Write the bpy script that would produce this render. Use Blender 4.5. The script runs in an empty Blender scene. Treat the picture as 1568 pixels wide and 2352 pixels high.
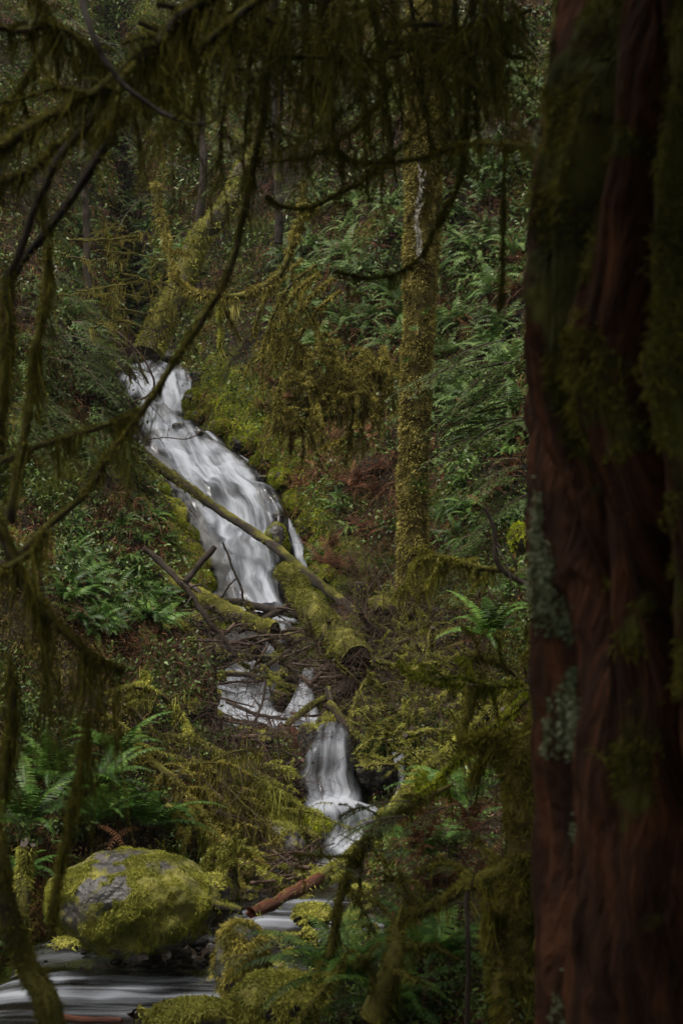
import bpy, math, random
import numpy as np
from mathutils import Vector
from mathutils.bvhtree import BVHTree

SEED = 7
random.seed(SEED)
R = np.random.default_rng(SEED)
sc = bpy.context.scene
COL = sc.collection

# ------------------------------------------------------------------ camera
CAMZ, PITCH, FPX = 2.6, math.radians(4), 3267.0
cam = bpy.data.cameras.new('camera')
cam.lens = 50; cam.sensor_fit = 'VERTICAL'; cam.sensor_height = 36; cam.sensor_width = 24
cam.clip_start = 0.05; cam.clip_end = 500
cam.dof.use_dof = True; cam.dof.focus_distance = 17.0; cam.dof.aperture_fstop = 3.6
camo = bpy.data.objects.new('camera', cam); COL.objects.link(camo)
camo.location = (0, 0, CAMZ); camo.rotation_euler = (math.radians(90) + PITCH, 0, 0)
sc.camera = camo

# ------------------------------------------------------------------ light
w = bpy.data.worlds.new('World'); sc.world = w; w.use_nodes = True
nt = w.node_tree
sky = nt.nodes.new('ShaderNodeTexSky'); sky.sky_type = 'NISHITA'; sky.sun_disc = False
SUN_EL, SUN_AZ = math.radians(70), math.radians(235)
sky.sun_elevation = SUN_EL; sky.sun_rotation = SUN_AZ
sky.air_density = 1.0; sky.dust_density = 6.0; sky.ozone_density = 1.0
bg = nt.nodes['Background']; bg.inputs['Strength'].default_value = 0.14
hs = nt.nodes.new('ShaderNodeHueSaturation'); hs.inputs['Saturation'].default_value = .3   # cloud cover: nearly neutral daylight
tn = nt.nodes.new('ShaderNodeMixRGB'); tn.blend_type = 'MULTIPLY'; tn.inputs[0].default_value = 1; tn.inputs[2].default_value = (1.0, .96, .86, 1)
nt.links.new(sky.outputs[0], hs.inputs['Color']); nt.links.new(hs.outputs[0], tn.inputs[1]); nt.links.new(tn.outputs[0], bg.inputs[0])
sl = bpy.data.lights.new('sun', 'SUN'); sl.energy = 2.0; sl.angle = math.radians(12); sl.color = (1, .96, .9)
so = bpy.data.objects.new('sun', sl); COL.objects.link(so)
sd = Vector((math.sin(SUN_AZ) * math.cos(SUN_EL), math.cos(SUN_AZ) * math.cos(SUN_EL), math.sin(SUN_EL)))
so.rotation_euler = sd.to_track_quat('Z', 'Y').to_euler()
sc.view_settings.view_transform = 'Standard'; sc.view_settings.look = 'None'
sc.view_settings.exposure = 0.25; sc.view_settings.gamma = 1
sc.cycles.use_denoising = True
sc.cycles.max_bounces = 6; sc.cycles.diffuse_bounces = 3; sc.cycles.glossy_bounces = 2
sc.cycles.transparent_max_bounces = 12; sc.cycles.transmission_bounces = 3
sc.cycles.sample_clamp_indirect = 4

# ------------------------------------------------------------------ maths helpers
cP, sP = math.cos(PITCH), math.sin(PITCH)
def ray(u, v):
    dx = (u - 784) / FPX; dy = (1176 - v) / FPX
    return np.array([dx, cP - dy * sP, sP + dy * cP])
def P(u, v, Y):
    d = ray(u, v); return d * (Y / d[1]) + np.array([0, 0, CAMZ])
def px(Y): return Y / FPX
_T = np.random.default_rng(3).random(4096).astype(np.float32)
def vnoise(p, seed=0):
    p = np.asarray(p, float); f = np.floor(p).astype(np.int64); t = p - f; t = t * t * (3 - 2 * t)
    out = 0
    for i in (0, 1):
        for j in (0, 1):
            for k in (0, 1):
                h = ((f[..., 0] + i) * 73856093) ^ ((f[..., 1] + j) * 19349663) ^ ((f[..., 2] + k) * 83492791) ^ (seed * 2654435)
                wt = (t[..., 0] if i else 1 - t[..., 0]) * (t[..., 1] if j else 1 - t[..., 1]) * (t[..., 2] if k else 1 - t[..., 2])
                out = out + wt * _T[(h ^ (h >> 9)) & 4095]
    return out
def fbm(p, o=4, seed=0):
    s = 0; a = .5; p = np.asarray(p, float)
    for i in range(o):
        s = s + a * vnoise(p * 2 ** i, seed + i); a *= .5
    return s / (1 - .5 ** o)
def unit(a):
    return a / np.maximum(np.linalg.norm(a, axis=-1, keepdims=True), 1e-9)
def spline(pts, n):
    p = np.asarray(pts, float); k = len(p)
    if k == 2: return p[0] + (p[1] - p[0]) * np.linspace(0, 1, n)[:, None]
    q = np.vstack([2 * p[0] - p[1], p, 2 * p[-1] - p[-2]])
    out = []
    for t in np.linspace(0, k - 1 - 1e-6, n):
        i = int(t); f = t - i; a, b, c, d = q[i], q[i + 1], q[i + 2], q[i + 3]
        out.append(.5 * (2 * b + (c - a) * f + (2 * a - 5 * b + 4 * c - d) * f * f + (3 * b - a - 3 * c + d) * f ** 3))
    return np.array(out)
def frames(path):
    t = unit(np.gradient(path, axis=0)); n = np.zeros_like(t)
    a = np.cross(t[0], [0, 0, 1.]);
    if np.linalg.norm(a) < .1: a = np.cross(t[0], [1., 0, 0])
    n[0] = a / np.linalg.norm(a)
    for i in range(1, len(t)):
        v = n[i - 1] - t[i] * np.dot(n[i - 1], t[i]); n[i] = v / max(np.linalg.norm(v), 1e-9)
    return t, n, np.cross(t, n)

class MB:
    def __init__(s): s.v = []; s.f3 = []; s.f4 = []; s.a = []; s.m = []; s.uv = []; s.n = 0
    def add(s, v, f, rnd=.5, moss=0., uv=None):
        v = np.asarray(v, np.float32).reshape(-1, 3); f = np.asarray(f, np.int32)
        (s.f3 if f.shape[1] == 3 else s.f4).append(f + s.n)
        s.v.append(v); s.a.append(np.broadcast_to(np.asarray(rnd, np.float32), (len(v),))); s.m.append(np.broadcast_to(np.asarray(moss, np.float32), (len(v),)))
        s.uv.append(np.zeros((len(v), 2), np.float32) if uv is None else np.asarray(uv, np.float32))
        s.n += len(v)
    def mesh(s, name, origin=(0, 0, 0), smooth=True):
        V = np.concatenate(s.v) - np.asarray(origin, np.float32)
        me = bpy.data.meshes.new(name)
        f3 = np.concatenate(s.f3) if s.f3 else np.zeros((0, 3), np.int32)
        f4 = np.concatenate(s.f4) if s.f4 else np.zeros((0, 4), np.int32)
        lp = np.concatenate([f3.ravel(), f4.ravel()])
        st = np.concatenate([np.arange(len(f3)) * 3, len(f3) * 3 + np.arange(len(f4)) * 4])
        me.vertices.add(len(V)); me.vertices.foreach_set('co', V.ravel())
        me.loops.add(len(lp)); me.loops.foreach_set('vertex_index', lp.astype(np.int32))
        me.polygons.add(len(st)); me.polygons.foreach_set('loop_start', st.astype(np.int32))
        me.polygons.foreach_set('use_smooth', np.full(len(st), smooth))
        me.update(calc_edges=True)
        for nm, arr in (('rnd', s.a), ('moss', s.m)):
            at = me.attributes.new(nm, 'FLOAT', 'POINT'); at.data.foreach_set('value', np.concatenate(arr).astype(np.float32))
        at = me.attributes.new('flow', 'FLOAT2', 'POINT'); at.data.foreach_set('vector', np.concatenate(s.uv).astype(np.float32).ravel())
        return me
    def build(s, name, mat, parent=None, origin=(0, 0, 0), smooth=True):
        me = s.mesh(name, origin, smooth); me.materials.append(mat)
        o = bpy.data.objects.new(name, me); COL.objects.link(o)
        if parent is not None: o.parent = parent
        else: o.location = origin
        return o

def tag(o, label=None, cat=None, group=None, kind=None):
    if label: o['label'] = label
    if cat: o['category'] = cat
    if group: o['group'] = group
    if kind: o['kind'] = kind
    return o
def empty(name, loc):
    e = bpy.data.objects.new(name, None); COL.objects.link(e); e.location = tuple(loc); e.empty_display_size = .1
    return e
def tree_copy(root, loc, rot=(0, 0, 0), scale=1., label=None, group=None, cat=None):
    r = root.copy(); COL.objects.link(r); r.location = tuple(loc); r.rotation_euler = rot; r.scale = (scale,) * 3
    tag(r, label, cat, group)
    for ch in root.children:
        c = ch.copy(); COL.objects.link(c); c.parent = r
    return r

def tube(mb, path, rad, ns=8, rough=.15, moss=None, seed=0, cap=True, nfreq=6, jag=.8):
    path = np.asarray(path, float); n = len(path); rad = np.broadcast_to(rad, (n,))
    t, a, b = frames(path); th = np.linspace(0, 2 * np.pi, ns, endpoint=False)
    dirs = a[:, None] * np.cos(th)[None, :, None] + b[:, None] * np.sin(th)[None, :, None]
    base = path[:, None] + dirs * rad[:, None, None]
    nz = fbm(base * nfreq / max(rad.max() * 8, .05), 3, seed) - .5
    v = path[:, None] + dirs * (rad[:, None] * (1 + rough * 2 * nz))[..., None]
    i = np.arange(n - 1)[:, None] * ns; j = np.arange(ns)[None]; k = (j + 1) % ns
    f = np.stack([i + j, i + k, i + ns + k, i + ns + j], -1).reshape(-1, 4)
    m = 0. if moss is None else moss(v.reshape(-1, 3), dirs.reshape(-1, 3))
    # along-grain coordinates
    s = np.concatenate([[0], np.cumsum(np.linalg.norm(np.diff(path, axis=0), axis=1))])
    uv = np.stack([np.broadcast_to(np.sin(th)[None] * rad.mean() * 3, (n, ns)), np.broadcast_to(s[:, None], (n, ns))], -1).reshape(-1, 2)
    mb.add(v.reshape(-1, 3), f, .5, m, uv)
    if cap:
        for e, idx in ((0, 0), (n - 1, (n - 1) * ns)):
            c = path[e]; off = (vnoise(dirs[e] * 3.5 + c * 9, 2) - .5) * rad[e] * jag
            rv = path[e] + dirs[e] * rad[e] + t[e] * off[:, None] * (1 if e else -1)
            mb.add(np.vstack([rv, c[None] + t[e] * rad[e] * (.25 if e else -.25)]), np.array([[q, (q + 1) % ns, ns] for q in range(ns)]), .9, 0.)
    return dirs

def ribbons(mb, base, d, L, W, segs=2, droop=0., rnd=None, prof=None, side=None, curl=0.):
    base = np.asarray(base, float); N = len(base)
    if N == 0: return
    d = unit(np.broadcast_to(d, (N, 3)).astype(float)); L = np.broadcast_to(L, (N,)); W = np.broadcast_to(W, (N,))
    if side is None:
        side = unit(np.cross(d, R.normal(size=(N, 3))))
    down = np.array([0, 0, -1.])
    prof = prof or ([1.0] * segs if segs == 1 else [1.0] + [.85 - .5 * i / segs for i in range(segs - 1)])
    cu = R.normal(size=(N, 3)) * curl
    vs = []
    for i in range(segs):
        t = i / segs
        c = base + d * (L * t)[:, None] + (down * droop * t * t + cu * t * t) * L[:, None]
        o = side * (W * prof[i] * .5)[:, None]
        vs += [c - o, c + o]
    vs.append(base + d * L[:, None] + (down * droop + cu) * L[:, None])
    V = np.stack(vs, 1); K = 2 * segs + 1
    b = (np.arange(N) * K)[:, None]
    rn = R.random(N) if rnd is None else np.broadcast_to(rnd, (N,))
    q = [np.array([2 * i, 2 * i + 1, 2 * i + 3, 2 * i + 2]) for i in range(segs - 1)]
    tri = np.array([2 * segs - 2, 2 * segs - 1, 2 * segs])
    n0 = mb.n
    if q:
        mb.add(V.reshape(-1, 3), np.concatenate([b + x[None] for x in q]), np.repeat(rn, K))
        mb.f3.append((b + tri[None]).astype(np.int32) + n0)
    else:
        mb.add(V.reshape(-1, 3), b + tri[None], np.repeat(rn, K))

# ------------------------------------------------------------------ materials
def mat(name, cols, rough=.8, spec=.3, moss=None, scale=6, bump=0., trans=0., grain=False, attr=True, coat=0.):
    m = bpy.data.materials.new(name); m.use_nodes = True; t = m.node_tree; N = t.nodes; Lk = t.links
    b = N['Principled BSDF']; b.inputs['Roughness'].default_value = rough; b.inputs['Specular IOR Level'].default_value = spec
    tc = N.new('ShaderNodeTexCoord'); nz = N.new('ShaderNodeTexNoise'); nz.inputs['Scale'].default_value = scale
    nz.inputs['Detail'].default_value = 6; nz.inputs['Roughness'].default_value = .65
    src = tc.outputs['Object']
    if grain:
        at = N.new('ShaderNodeAttribute'); at.attribute_name = 'flow'; mp = N.new('ShaderNodeMapping')
        mp.inputs['Scale'].default_value = (9, .9, 1); Lk.new(at.outputs['Vector'], mp.inputs[0]); src = mp.outputs[0]
    Lk.new(src, nz.inputs['Vector'])
    fac = nz.outputs['Fac']
    ra = N.new('ShaderNodeAttribute'); ra.attribute_name = 'rnd'
    if attr:
        mx = N.new('ShaderNodeMath'); mx.operation = 'MULTIPLY_ADD'; mx.inputs[1].default_value = .55
        sb = N.new('ShaderNodeMath'); sb.operation = 'MULTIPLY_ADD'; sb.inputs[1].default_value = 1.0; sb.inputs[2].default_value = -.27
        Lk.new(ra.outputs['Fac'], mx.inputs[0]); Lk.new(fac, sb.inputs[0]); Lk.new(sb.outputs[0], mx.inputs[2]); fac = mx.outputs[0]
    oi = N.new('ShaderNodeObjectInfo'); hv = N.new('ShaderNodeHueSaturation')
    vr = N.new('ShaderNodeMapRange'); vr.inputs['To Min'].default_value = .62; vr.inputs['To Max'].default_value = 1.32
    Lk.new(oi.outputs['Random'], vr.inputs['Value']); Lk.new(vr.outputs[0], hv.inputs['Value'])
    cr = N.new('ShaderNodeValToRGB'); el = cr.color_ramp.elements
    k = len(cols)
    pos = [.28 + .44 * i / (k - 1) for i in range(k)] if k > 1 else [.5]
    el[0].position = pos[0]; el[0].color = (*cols[0], 1); el[1].position = pos[-1]; el[1].color = (*cols[-1], 1)
    for i in range(1, k - 1):
        e = el.new(pos[i]); e.color = (*cols[i], 1)
    Lk.new(fac, cr.inputs[0]); Lk.new(cr.outputs[0], hv.inputs['Color']); colr = hv.outputs[0]
    if moss:
        ma = N.new('ShaderNodeAttribute'); ma.attribute_name = 'moss'
        n2 = N.new('ShaderNodeTexNoise'); n2.inputs['Scale'].default_value = 14; n2.inputs['Detail'].default_value = 5; Lk.new(tc.outputs['Object'], n2.inputs['Vector'])
        ad = N.new('ShaderNodeMath'); ad.operation = 'ADD'; Lk.new(ma.outputs['Fac'], ad.inputs[0]); Lk.new(n2.outputs['Fac'], ad.inputs[1])
        mr = N.new('ShaderNodeMapRange'); mr.inputs['From Min'].default_value = .72; mr.inputs['From Max'].default_value = .98; Lk.new(ad.outputs[0], mr.inputs['Value'])
        c2 = N.new('ShaderNodeValToRGB'); c2.color_ramp.elements[0].color = (*moss[0], 1); c2.color_ramp.elements[1].color = (*moss[1], 1)
        c2.color_ramp.elements[0].position = .35; c2.color_ramp.elements[1].position = .65
        n3 = N.new('ShaderNodeTexNoise'); n3.inputs['Scale'].default_value = 5; n3.inputs['Detail'].default_value = 8; Lk.new(tc.outputs['Object'], n3.inputs['Vector'])
        Lk.new(n3.outputs['Fac'], c2.inputs[0])
        mm = N.new('ShaderNodeMixRGB'); Lk.new(mr.outputs[0], mm.inputs['Fac']); Lk.new(colr, mm.inputs['Color1']); Lk.new(c2.outputs[0], mm.inputs['Color2']); colr = mm.outputs[0]
        rr = N.new('ShaderNodeMapRange'); rr.inputs['To Min'].default_value = rough; rr.inputs['To Max'].default_value = .95
        Lk.new(mr.outputs[0], rr.inputs['Value']); Lk.new(rr.outputs[0], b.inputs['Roughness'])
    Lk.new(colr, b.inputs['Base Color'])
    if trans:
        tr = N.new('ShaderNodeBsdfTranslucent'); Lk.new(colr, tr.inputs['Color']); mxs = N.new('ShaderNodeMixShader'); mxs.inputs[0].default_value = trans
        Lk.new(b.outputs[0], mxs.inputs[1]); Lk.new(tr.outputs[0], mxs.inputs[2]); Lk.new(mxs.outputs[0], N['Material Output'].inputs[0])
    if bump:
        bp = N.new('ShaderNodeBump'); bp.inputs['Strength'].default_value = bump; bp.inputs['Distance'].default_value = .03
        nb = N.new('ShaderNodeTexNoise'); nb.inputs['Scale'].default_value = scale * 4; nb.inputs['Detail'].default_value = 8; Lk.new(src if grain else tc.outputs['Object'], nb.inputs['Vector'])
        Lk.new(nb.outputs['Fac'], bp.inputs['Height']); Lk.new(bp.outputs[0], b.inputs['Normal'])
    return m

MOSSC = [(.07, .07, .012), (.24, .22, .045)]
MOSSG = [(.05, .085, .006), (.19, .22, .012)]
M = {}
M['soil'] = mat('soil', [(.006, .005, .004), (.018, .014, .009), (.045, .03, .02)], .9, .2, moss=[(.025, .035, .006), (.11, .12, .015)], scale=9, bump=1, attr=False)
M['wet_rock'] = mat('wet_rock', [(.006, .006, .006), (.018, .016, .014), (.04, .034, .028)], .5, .35, moss=MOSSC, scale=7, bump=.7, attr=False)
M['rock'] = mat('rock', [(.02, .019, .018), (.07, .064, .06), (.16, .145, .14)], .4, .5, moss=MOSSC, scale=7, bump=.7, attr=False)
M['greymoss_rock'] = M['rock']
M['bark'] = mat('bark', [(.02, .014, .010), (.06, .042, .03), (.12, .095, .075)], .6, .35, moss=MOSSC, scale=5, bump=.8, attr=False, grain=True)
M['redwood'] = mat('red_wood', [(.03, .010, .006), (.10, .028, .012), (.19, .07, .03)], .55, .35, moss=MOSSC, scale=5, bump=.6, attr=False, grain=True)
M['twig'] = mat('twig', [(.018, .012, .009), (.06, .036, .025), (.17, .11, .08)], .6, .35, scale=3)
M['bouldermoss'] = mat('boulder_moss', [(.04, .046, .009), (.13, .14, .022), (.30, .30, .055)], .9, .15, scale=3, trans=.2)
M['moss'] = mat('moss', [(.075, .078, .014), (.25, .255, .045), (.54, .53, .12)], .9, .15, scale=3, trans=.25)
M['greenmoss'] = mat('green_moss', [(.04, .06, .005), (.15, .19, .012), (.36, .40, .03)], .9, .15, scale=3, trans=.25)
M['brownmoss'] = mat('brown_moss', [(.06, .052, .012), (.20, .17, .035), (.44, .38, .09)], .9, .15, scale=3, trans=.2)
M['treebark'] = mat('tree_bark', [(.03, .02, .014), (.08, .055, .035), (.14, .10, .07)], .8, .25, moss=[(.05, .040, .010), (.20, .165, .045)], scale=22, bump=.8, attr=False)
M['darkmoss'] = mat('shaded_hanging_moss', [(.05, .048, .009), (.13, .125, .02), (.26, .24, .04)], .9, .15, scale=3, trans=.25)  # hanging moss, darkened in colour to stand in for shade on the near trunk
M['fern'] = mat('fern', [(.025, .065, .008), (.065, .16, .02), (.16, .28, .05)], .48, .35, scale=4, trans=.15)
M['fern2'] = mat('fern_blue', [(.03, .065, .012), (.085, .16, .03), (.19, .28, .085)], .55, .28, scale=4, trans=.15)
M['deadfern'] = mat('dead_fern', [(.05, .02, .01), (.15, .06, .03), (.27, .13, .065)], .8, .2, scale=4, trans=.15)
M['needle'] = mat('needles', [(.03, .06, .01), (.08, .14, .025), (.16, .23, .05)], .45, .4, scale=3, trans=.15)
M['leaf'] = mat('leaf', [(.025, .05, .008), (.07, .12, .02), (.15, .22, .05)], .45, .4, scale=4, trans=.15)
M['budleaf'] = mat('bright_leaf', [(.10, .20, .02), (.2, .36, .04), (.3, .45, .06)], .5, .4, scale=4, trans=.3)
M['litter'] = mat('litter', [(.02, .012, .008), (.085, .045, .022), (.20, .12, .055)], .7, .3, scale=.8)

# ------------------------------------------------------------------ water
def water_mat():
    m = bpy.data.materials.new('water'); m.use_nodes = True; t = m.node_tree; N = t.nodes; L = t.links
    N.remove(N['Principled BSDF'])
    at = N.new('ShaderNodeAttribute'); at.attribute_name = 'flow'
    am = N.new('ShaderNodeAttribute'); am.attribute_name = 'moss'   # foam amount
    wv = N.new('ShaderNodeTexNoise'); wv.inputs['Scale'].default_value = 1.4; wv.inputs['Detail'].default_value = 2; L.new(at.outputs['Vector'], wv.inputs['Vector'])
    va = N.new('ShaderNodeVectorMath'); va.operation = 'MULTIPLY_ADD'; va.inputs[1].default_value = (.16, .2, 0); L.new(wv.outputs['Color'], va.inputs[0]); L.new(at.outputs['Vector'], va.inputs[2])
    def nz(sc, de, rg):
        mp = N.new('ShaderNodeMapping'); mp.inputs['Scale'].default_value = sc; L.new(va.outputs[0], mp.inputs[0])
        n = N.new('ShaderNodeTexNoise'); n.inputs['Scale'].default_value = 1; n.inputs['Detail'].default_value = de; n.inputs['Roughness'].default_value = rg; L.new(mp.outputs[0], n.inputs['Vector']); return n
    a = nz((5.5, .55, 1), 2.5, .5); b = nz((19, .9, 1), 2, .5)
    s1 = N.new('ShaderNodeMath'); s1.operation = 'MULTIPLY_ADD'; s1.inputs[1].default_value = 1.7; s1.inputs[2].default_value = -.9; L.new(a.outputs['Fac'], s1.inputs[0])
    s2 = N.new('ShaderNodeMath'); s2.operation = 'MULTIPLY_ADD'; s2.inputs[1].default_value = .6; L.new(b.outputs['Fac'], s2.inputs[0]); L.new(s1.outputs[0], s2.inputs[2])
    s3 = N.new('ShaderNodeMath'); s3.operation = 'ADD'; L.new(s2.outputs[0], s3.inputs[0]); L.new(am.outputs['Fac'], s3.inputs[1])
    mr = N.new('ShaderNodeMapRange'); mr.interpolation_type = 'SMOOTHSTEP'; mr.inputs['From Min'].default_value = .05; mr.inputs['From Max'].default_value = .95; L.new(s3.outputs[0], mr.inputs['Value'])
    df = N.new('ShaderNodeBsdfDiffuse'); df.inputs['Color'].default_value = (.66, .68, .74, 1)
    tl = N.new('ShaderNodeBsdfTranslucent'); tl.inputs['Color'].default_value = (.66, .68, .74, 1)
    fc = N.new('ShaderNodeValToRGB'); fc.color_ramp.elements[0].position = .2; fc.color_ramp.elements[0].color = (.17, .185, .215, 1); fc.color_ramp.elements[1].position = 1.0; fc.color_ramp.elements[1].color = (.50, .53, .60, 1)
    L.new(s3.outputs[0], fc.inputs[0]); L.new(fc.outputs[0], df.inputs['Color']); L.new(fc.outputs[0], tl.inputs['Color'])
    fm = N.new('ShaderNodeMixShader'); fm.inputs[0].default_value = .2; L.new(df.outputs[0], fm.inputs[1]); L.new(tl.outputs[0], fm.inputs[2])
    gl = N.new('ShaderNodeBsdfGlossy'); gl.inputs['Roughness'].default_value = .22; gl.inputs['Color'].default_value = (.9, .9, .95, 1)
    tp = N.new('ShaderNodeBsdfTransparent'); tp.inputs['Color'].default_value = (.72, .7, .66, 1)
    fr = N.new('ShaderNodeFresnel'); fr.inputs['IOR'].default_value = 1.33
    bp = N.new('ShaderNodeBump'); bp.inputs['Strength'].default_value = .35; bp.inputs['Distance'].default_value = .04; L.new(s2.outputs[0], bp.inputs['Height'])
    for q in (gl, fr): L.new(bp.outputs[0], q.inputs['Normal'])
    cl = N.new('ShaderNodeMixShader'); L.new(fr.outputs[0], cl.inputs[0]); L.new(tp.outputs[0], cl.inputs[1]); L.new(gl.outputs[0], cl.inputs[2])
    mx = N.new('ShaderNodeMixShader'); L.new(mr.outputs[0], mx.inputs[0]); L.new(cl.outputs[0], mx.inputs[1]); L.new(fm.outputs[0], mx.inputs[2])
    L.new(mx.outputs[0], N['Material Output'].inputs[0]); return m
M['water'] = water_mat()
WPTS = []
WM = np.zeros((700, 500))
def water(name, label, rows, foam, nr=90, nc=40, amp=.05, edgefade=.5, bulge=.0, off=0.0, widen=.06, sd=0, swap=False):
    """rows: (v, uL, uR, Y[, foam]) down or up the flow; a curved sheet between two banks."""
    rows = np.array([list(r) + ([foam] if len(r) == 4 else []) for r in rows], float)
    rw = spline(rows, nr); mb = MB(); c = np.linspace(-1, 1, nc)
    pts = np.zeros((nr, nc, 3)); 
    for i, (v, ul, ur, Y, fo) in enumerate(rw):
        ul, ur = ul - (ur - ul) * widen, ur + (ur - ul) * widen
        if not swap: e_ = vnoise(np.array([[v / 22., 3., sd], [v / 22., 9., sd], [v / 8., 5., sd], [v / 8., 7., sd]])) - .5; ul += e_[0] * .07 * (ur - ul); ur += e_[1] * .07 * (ur - ul)
        a = P(ul, v, Y); b = P(ur, v, Y)
        pts[i] = a + (b - a) * ((c + 1) / 2)[:, None]
    wid = np.linalg.norm(pts[:, -1] - pts[:, 0], axis=1); mid = pts[:, nc // 2]
    s = np.concatenate([[0], np.cumsum(np.linalg.norm(np.diff(mid, axis=0), axis=1))])
    du = np.gradient(pts, axis=1); dv = np.gradient(pts, axis=0); n = unit(np.cross(du, dv)); n = np.where(n[..., 2:3] < 0, -n, n)
    WPTS.append(pts.reshape(-1, 3).copy())
    uv = np.stack([c[None] * wid[:, None] / 2 + 0 * s[:, None], np.broadcast_to(s[:, None], (nr, nc))], -1)
    if swap: uv = uv[..., ::-1].copy()
    q = np.concatenate([uv * [3.2, 1.1], np.full((nr, nc, 1), 3. + sd)], -1)
    h = (fbm(q, 3, 2) - .5) * 2 * amp * 2 + (fbm(q * [4, 1.5, 1], 3, 4) - .5) * amp * .6
    ef = 1 - np.abs(c) ** 4
    pts = pts + n * (h * ef + bulge * ef + off - .12 * np.abs(c) ** 6)[..., None]
    fo = rw[:, 4][:, None] - edgefade * 2.2 * np.abs(c)[None] ** 3 * (.3 + 1.5 * fbm(q * [1, 4, 1], 3, 31)) + (fbm(q * [.7, 1, 1] + 9, 3, 6) - .5) * .5 + (fbm(q * [.8, 2.6, 1] + 4, 3, 8) - .5) * .45
    i = np.arange(nr - 1)[:, None] * nc; j = np.arange(nc - 1)[None]
    F = np.stack([i + j, i + nc + j, i + nc + j + 1, i + j + 1], -1).reshape(-1, 4)
    mb.add(pts.reshape(-1, 3), F, .5, fo.ravel(), uv.reshape(-1, 2))
    o = mb.build(name, M['water']); tag(o, label, 'water', kind='structure'); return o

water('upper_cascade', 'white water pouring over the lip at the head of the fall',
      [(838, 285, 430, 31, .1), (858, 270, 446, 29, .45), (880, 275, 440, 28.2, .7), (910, 300, 428, 27.6, .65), (945, 315, 418, 27, .7), (970, 312, 425, 26.3, .5)], .8, 60, 30, .05, .45, .03)
water('waterfall', 'tall silky white waterfall fanning down the mossy rock face',
      [(955, 312, 425, 26.2, .35), (968, 306, 455, 25.6, .45), (1000, 306, 500, 24.9, .75), (1050, 325, 560, 24.2, 1.0), (1100, 365, 603, 23.5, 1.0), (1150, 405, 640, 22.9, .95),
       (1200, 432, 655, 22.4, .95), (1260, 462, 655, 21.7, 1.0), (1320, 484, 655, 21.0, 1.0), (1370, 500, 662, 20.4, 1.0), (1400, 508, 674, 20.1, 1.0), (1425, 520, 680, 19.7, .9)], .9, 150, 60, .11, .6, .06)
water('waterfall_veil', 'loose outer veil of white water over the main fall',
      [(1000, 330, 480, 24.75, .2), (1050, 340, 560, 24.05, .5), (1100, 370, 606, 23.35, .45), (1150, 408, 646, 22.7, .4), (1200, 436, 668, 22.2, .5),
       (1260, 466, 660, 21.5, .5), (1320, 488, 656, 20.85, .5), (1370, 504, 662, 20.25, .5), (1412, 512, 676, 19.9, .6)], .5, 120, 60, .12, .7, .1, .05, .03, 5)
water('side_trickle', 'thin side trickle of water down the wet rock right of the fall', [(1195, 640, 668, 22.3, .75), (1230, 660, 690, 22., .55), (1270, 676, 704, 21.5, .6), (1310, 690, 712, 21, .3)], .5, 40, 12, .03, .5)
water('small_fall', 'narrow veil of water below the log jam', [(1425, 600, 668, 19.5, .6), (1438, 604, 664, 19.1, .75), (1460, 606, 660, 18.8, .55), (1500, 598, 655, 18.55, .5), (1545, 588, 652, 18.4, .6)], .6, 50, 24, .03, .4)
water('side_veil', 'faint thread of water in the dark gap under the mossy log', [(1440, 530, 565, 19.2, -.1), (1480, 525, 560, 18.8, .0), (1530, 515, 552, 18.5, -.1)], -.1, 40, 16, .03, .3)
water('middle_cascade', 'white stepped cascade amid the fallen branches',
      [(1535, 500, 640, 18.6, .8), (1560, 485, 632, 18.2, 1.0), (1580, 478, 628, 18.05, .9), (1592, 470, 622, 17.6, 1.2), (1625, 462, 640, 17.3, .95), (1648, 440, 700, 16.9, .9), (1668, 450, 740, 16.5, .6), (1680, 560, 770, 16.1, .4)], .9, 70, 40, .06, .5)
water('side_cascade', 'short white chute of water between fallen logs', [(1545, 690, 730, 17.6, .5), (1580, 680, 722, 17.2, .75), (1630, 655, 735, 16.8, .7), (1670, 690, 770, 16.3, .5)], .6, 40, 20, .04, .4)
water('lower_fall', 'lower waterfall dropping in separate white strands over a rounded rock',
      [(1665, 730, 800, 16.0, .25), (1690, 722, 806, 15.35, .35), (1706, 716, 810, 15.05, .3), (1740, 702, 822, 14.9, .35), (1780, 694, 828, 14.82, .4), (1820, 690, 834, 14.7, .5), (1850, 698, 830, 14.55, 1.1)], .7, 90, 50, .05, .3, .05)
water('right_spout', 'small triangular spout of white water beside the layered rock', [(1732, 888, 930, 15.3, .8), (1760, 900, 930, 15.1, .85), (1800, 912, 932, 14.9, .8), (1860, 880, 920, 14.5, .6)], .8, 40, 14, .02, .3)
water('plunge_pool', 'foaming pool and chute below the lower fall',
      [(1844, 694, 870, 14.75, 1.0), (1856, 694, 878, 14.35, .9), (1880, 745, 870, 14.1, .3), (1915, 748, 850, 13.8, .45), (1950, 740, 815, 13.5, .95), (1985, 690, 800, 13.1, .8), (2005, 600, 790, 12.75, .45)], .8, 80, 40, .05, .4)
water('stream_pool', 'dark smooth pool between the cascades and boulders', [(1985, 480, 800, 13.0, -.15), (2010, 450, 830, 12.4, -.2), (2060, 470, 860, 11.7, -.1), (2100, 540, 880, 11.2, .15), (2120, 560, 890, 11.05, .35), (2150, 470, 880, 10.95, .05)], .2, 60, 50, .02, .1, swap=True)
water('riffle', 'rippling shallow water over pebbles below the big boulder',
      [(2140, 200, 760, 10.95, -.12), (2165, 60, 740, 10.85, -.1), (2190, 60, 700, 10.7, -.08), (2215, 50, 660, 10.45, .0), (2240, 40, 640, 10.2, .05)], .4, 60, 70, .035, .1, swap=True)
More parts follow.
